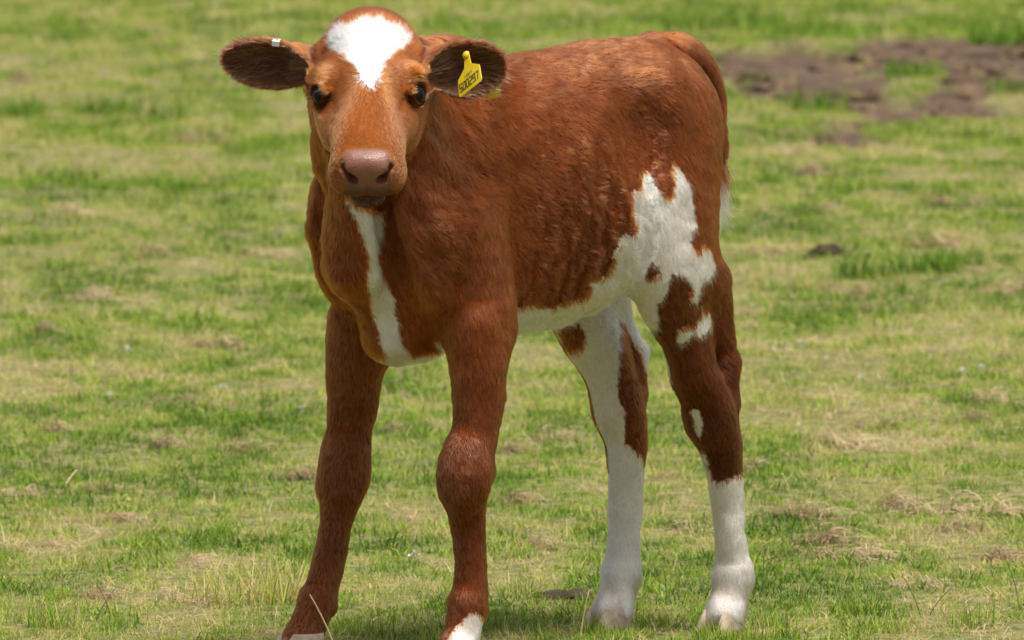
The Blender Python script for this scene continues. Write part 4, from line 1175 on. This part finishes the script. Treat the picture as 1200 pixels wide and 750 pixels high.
# stalks: tubes through given points
def tube(name, pts, r0, r1, mat, nseg=6):
    P_ = np.array(pts, float); n = len(P_); V, Fc = [], []
    for i in range(n):
        t = unit(P_[min(i + 1, n - 1)] - P_[max(i - 1, 0)]); a = unit(np.cross(t, [.3, .9, .2])); c = np.cross(t, a); r = r0 + (r1 - r0) * i / (n - 1)
        for k in range(nseg):
            th = 6.2832 * k / nseg; V.append(P_[i] + r * (math.cos(th) * a + math.sin(th) * c))
    for i in range(n - 1):
        for k in range(nseg): Fc.append((i * nseg + k, i * nseg + (k + 1) % nseg, (i + 1) * nseg + (k + 1) % nseg, (i + 1) * nseg + k))
    Fc.append(tuple(range(nseg))); Fc.append(tuple(range((n - 1) * nseg, n * nseg)))
    return V, Fc
stalk_m = simple('straw', (.56, .44, .24), .6); weed_m = simple('weed_stem', (.10, .11, .040), .7)
def stalk(name, px, py, dx, h, lean_y, r, mat, lb, cat, bend=.3, group=None, twigs=0):
    b0 = g_pt(px, py); pts = []
    for i in range(7):
        t = i / 6; pts.append((dx * t ** (1 + bend), lean_y * t, h * t - bend * h * .25 * t * t))
    V, Fc = tube(name, pts, r, r * .5, mat)
    for k in range(twigs):
        t = .35 + .55 * k / max(1, twigs); p0 = np.array(pts[int(t * 6)]); d = np.array([random.choice((-1, 1)) * random.uniform(.02, .04), random.uniform(-.02, .02), random.uniform(.0, .03)])
        v2, f2 = tube(name, [p0, p0 + d * .6 + [0, 0, .003], p0 + d], r * .7, r * .3, mat); i0 = len(V); V += v2; Fc += [tuple(q + i0 for q in f_) for f_ in f2]
    o = link(name, mesh(name, np.array(V), Fc), mat); o.location = (b0[0], b0[1], b0[2] - .003); tag(o, lb, cat, group); return o
stalk('straw_stalk', 398, 778, -.040, .105, 0, .0017, stalk_m, 'long pale straw leaning in front of the right front fetlock', 'straw')
stalk('straw_stalk', 1075, 487, -.018, .04, 0, .0016, stalk_m, 'short pale straw sticking up from the turf', 'straw', group='loose straws in the turf')
stalk('straw_stalk', 1112, 428, .012, .055, 0, .0024, stalk_m, 'short pale straw sticking up from the turf', 'straw', group='loose straws in the turf')
stalk('straw_stalk', 925, 572, -.012, .035, 0, .0014, stalk_m, 'short pale straw sticking up from the turf', 'straw', group='loose straws in the turf')
stalk('straw_stalk', 75, 570, .02, .03, .03, .0016, stalk_m, 'short pale straw sticking up from the turf', 'straw', group='loose straws in the turf')
stalk('straw_stalk', 680, 748, .012, .075, 0, .0014, stalk_m, 'thin straw standing beside the white right hind hoof', 'straw')
stalk('weed_stalk', 893, 700, .004, .085, 0, .0009, weed_m, 'thin dark weed stalk with side twigs beside the left hind hoof', 'weed', .1, twigs=6)
stalk('weed_stalk', 1080, 725, -.030, .075, 0, .0009, weed_m, 'thin dark leaning weed stalk alone in the turf', 'weed', .3, 'weed stalks in the turf')
stalk('weed_stalk', 1088, 722, .035, .05, 0, .0009, weed_m, 'thin dark leaning weed stalk alone in the turf', 'weed', .3, 'weed stalks in the turf')
stalk('weed_stalk', 1193, 700, -.025, .08, 0, .0009, weed_m, 'thin dark leaning weed stalk alone in the turf', 'weed', .3, 'weed stalks in the turf')
stalk('weed_stalk', 130, 722, -.03, .07, 0, .0009, weed_m, 'thin dark leaning weed stalk alone in the turf', 'weed', .4, 'weed stalks in the turf')
stalk('weed_stalk', 112, 730, .03, .06, 0, .0008, weed_m, 'thin dark leaning weed stalk alone in the turf', 'weed', .4, 'weed stalks in the turf')
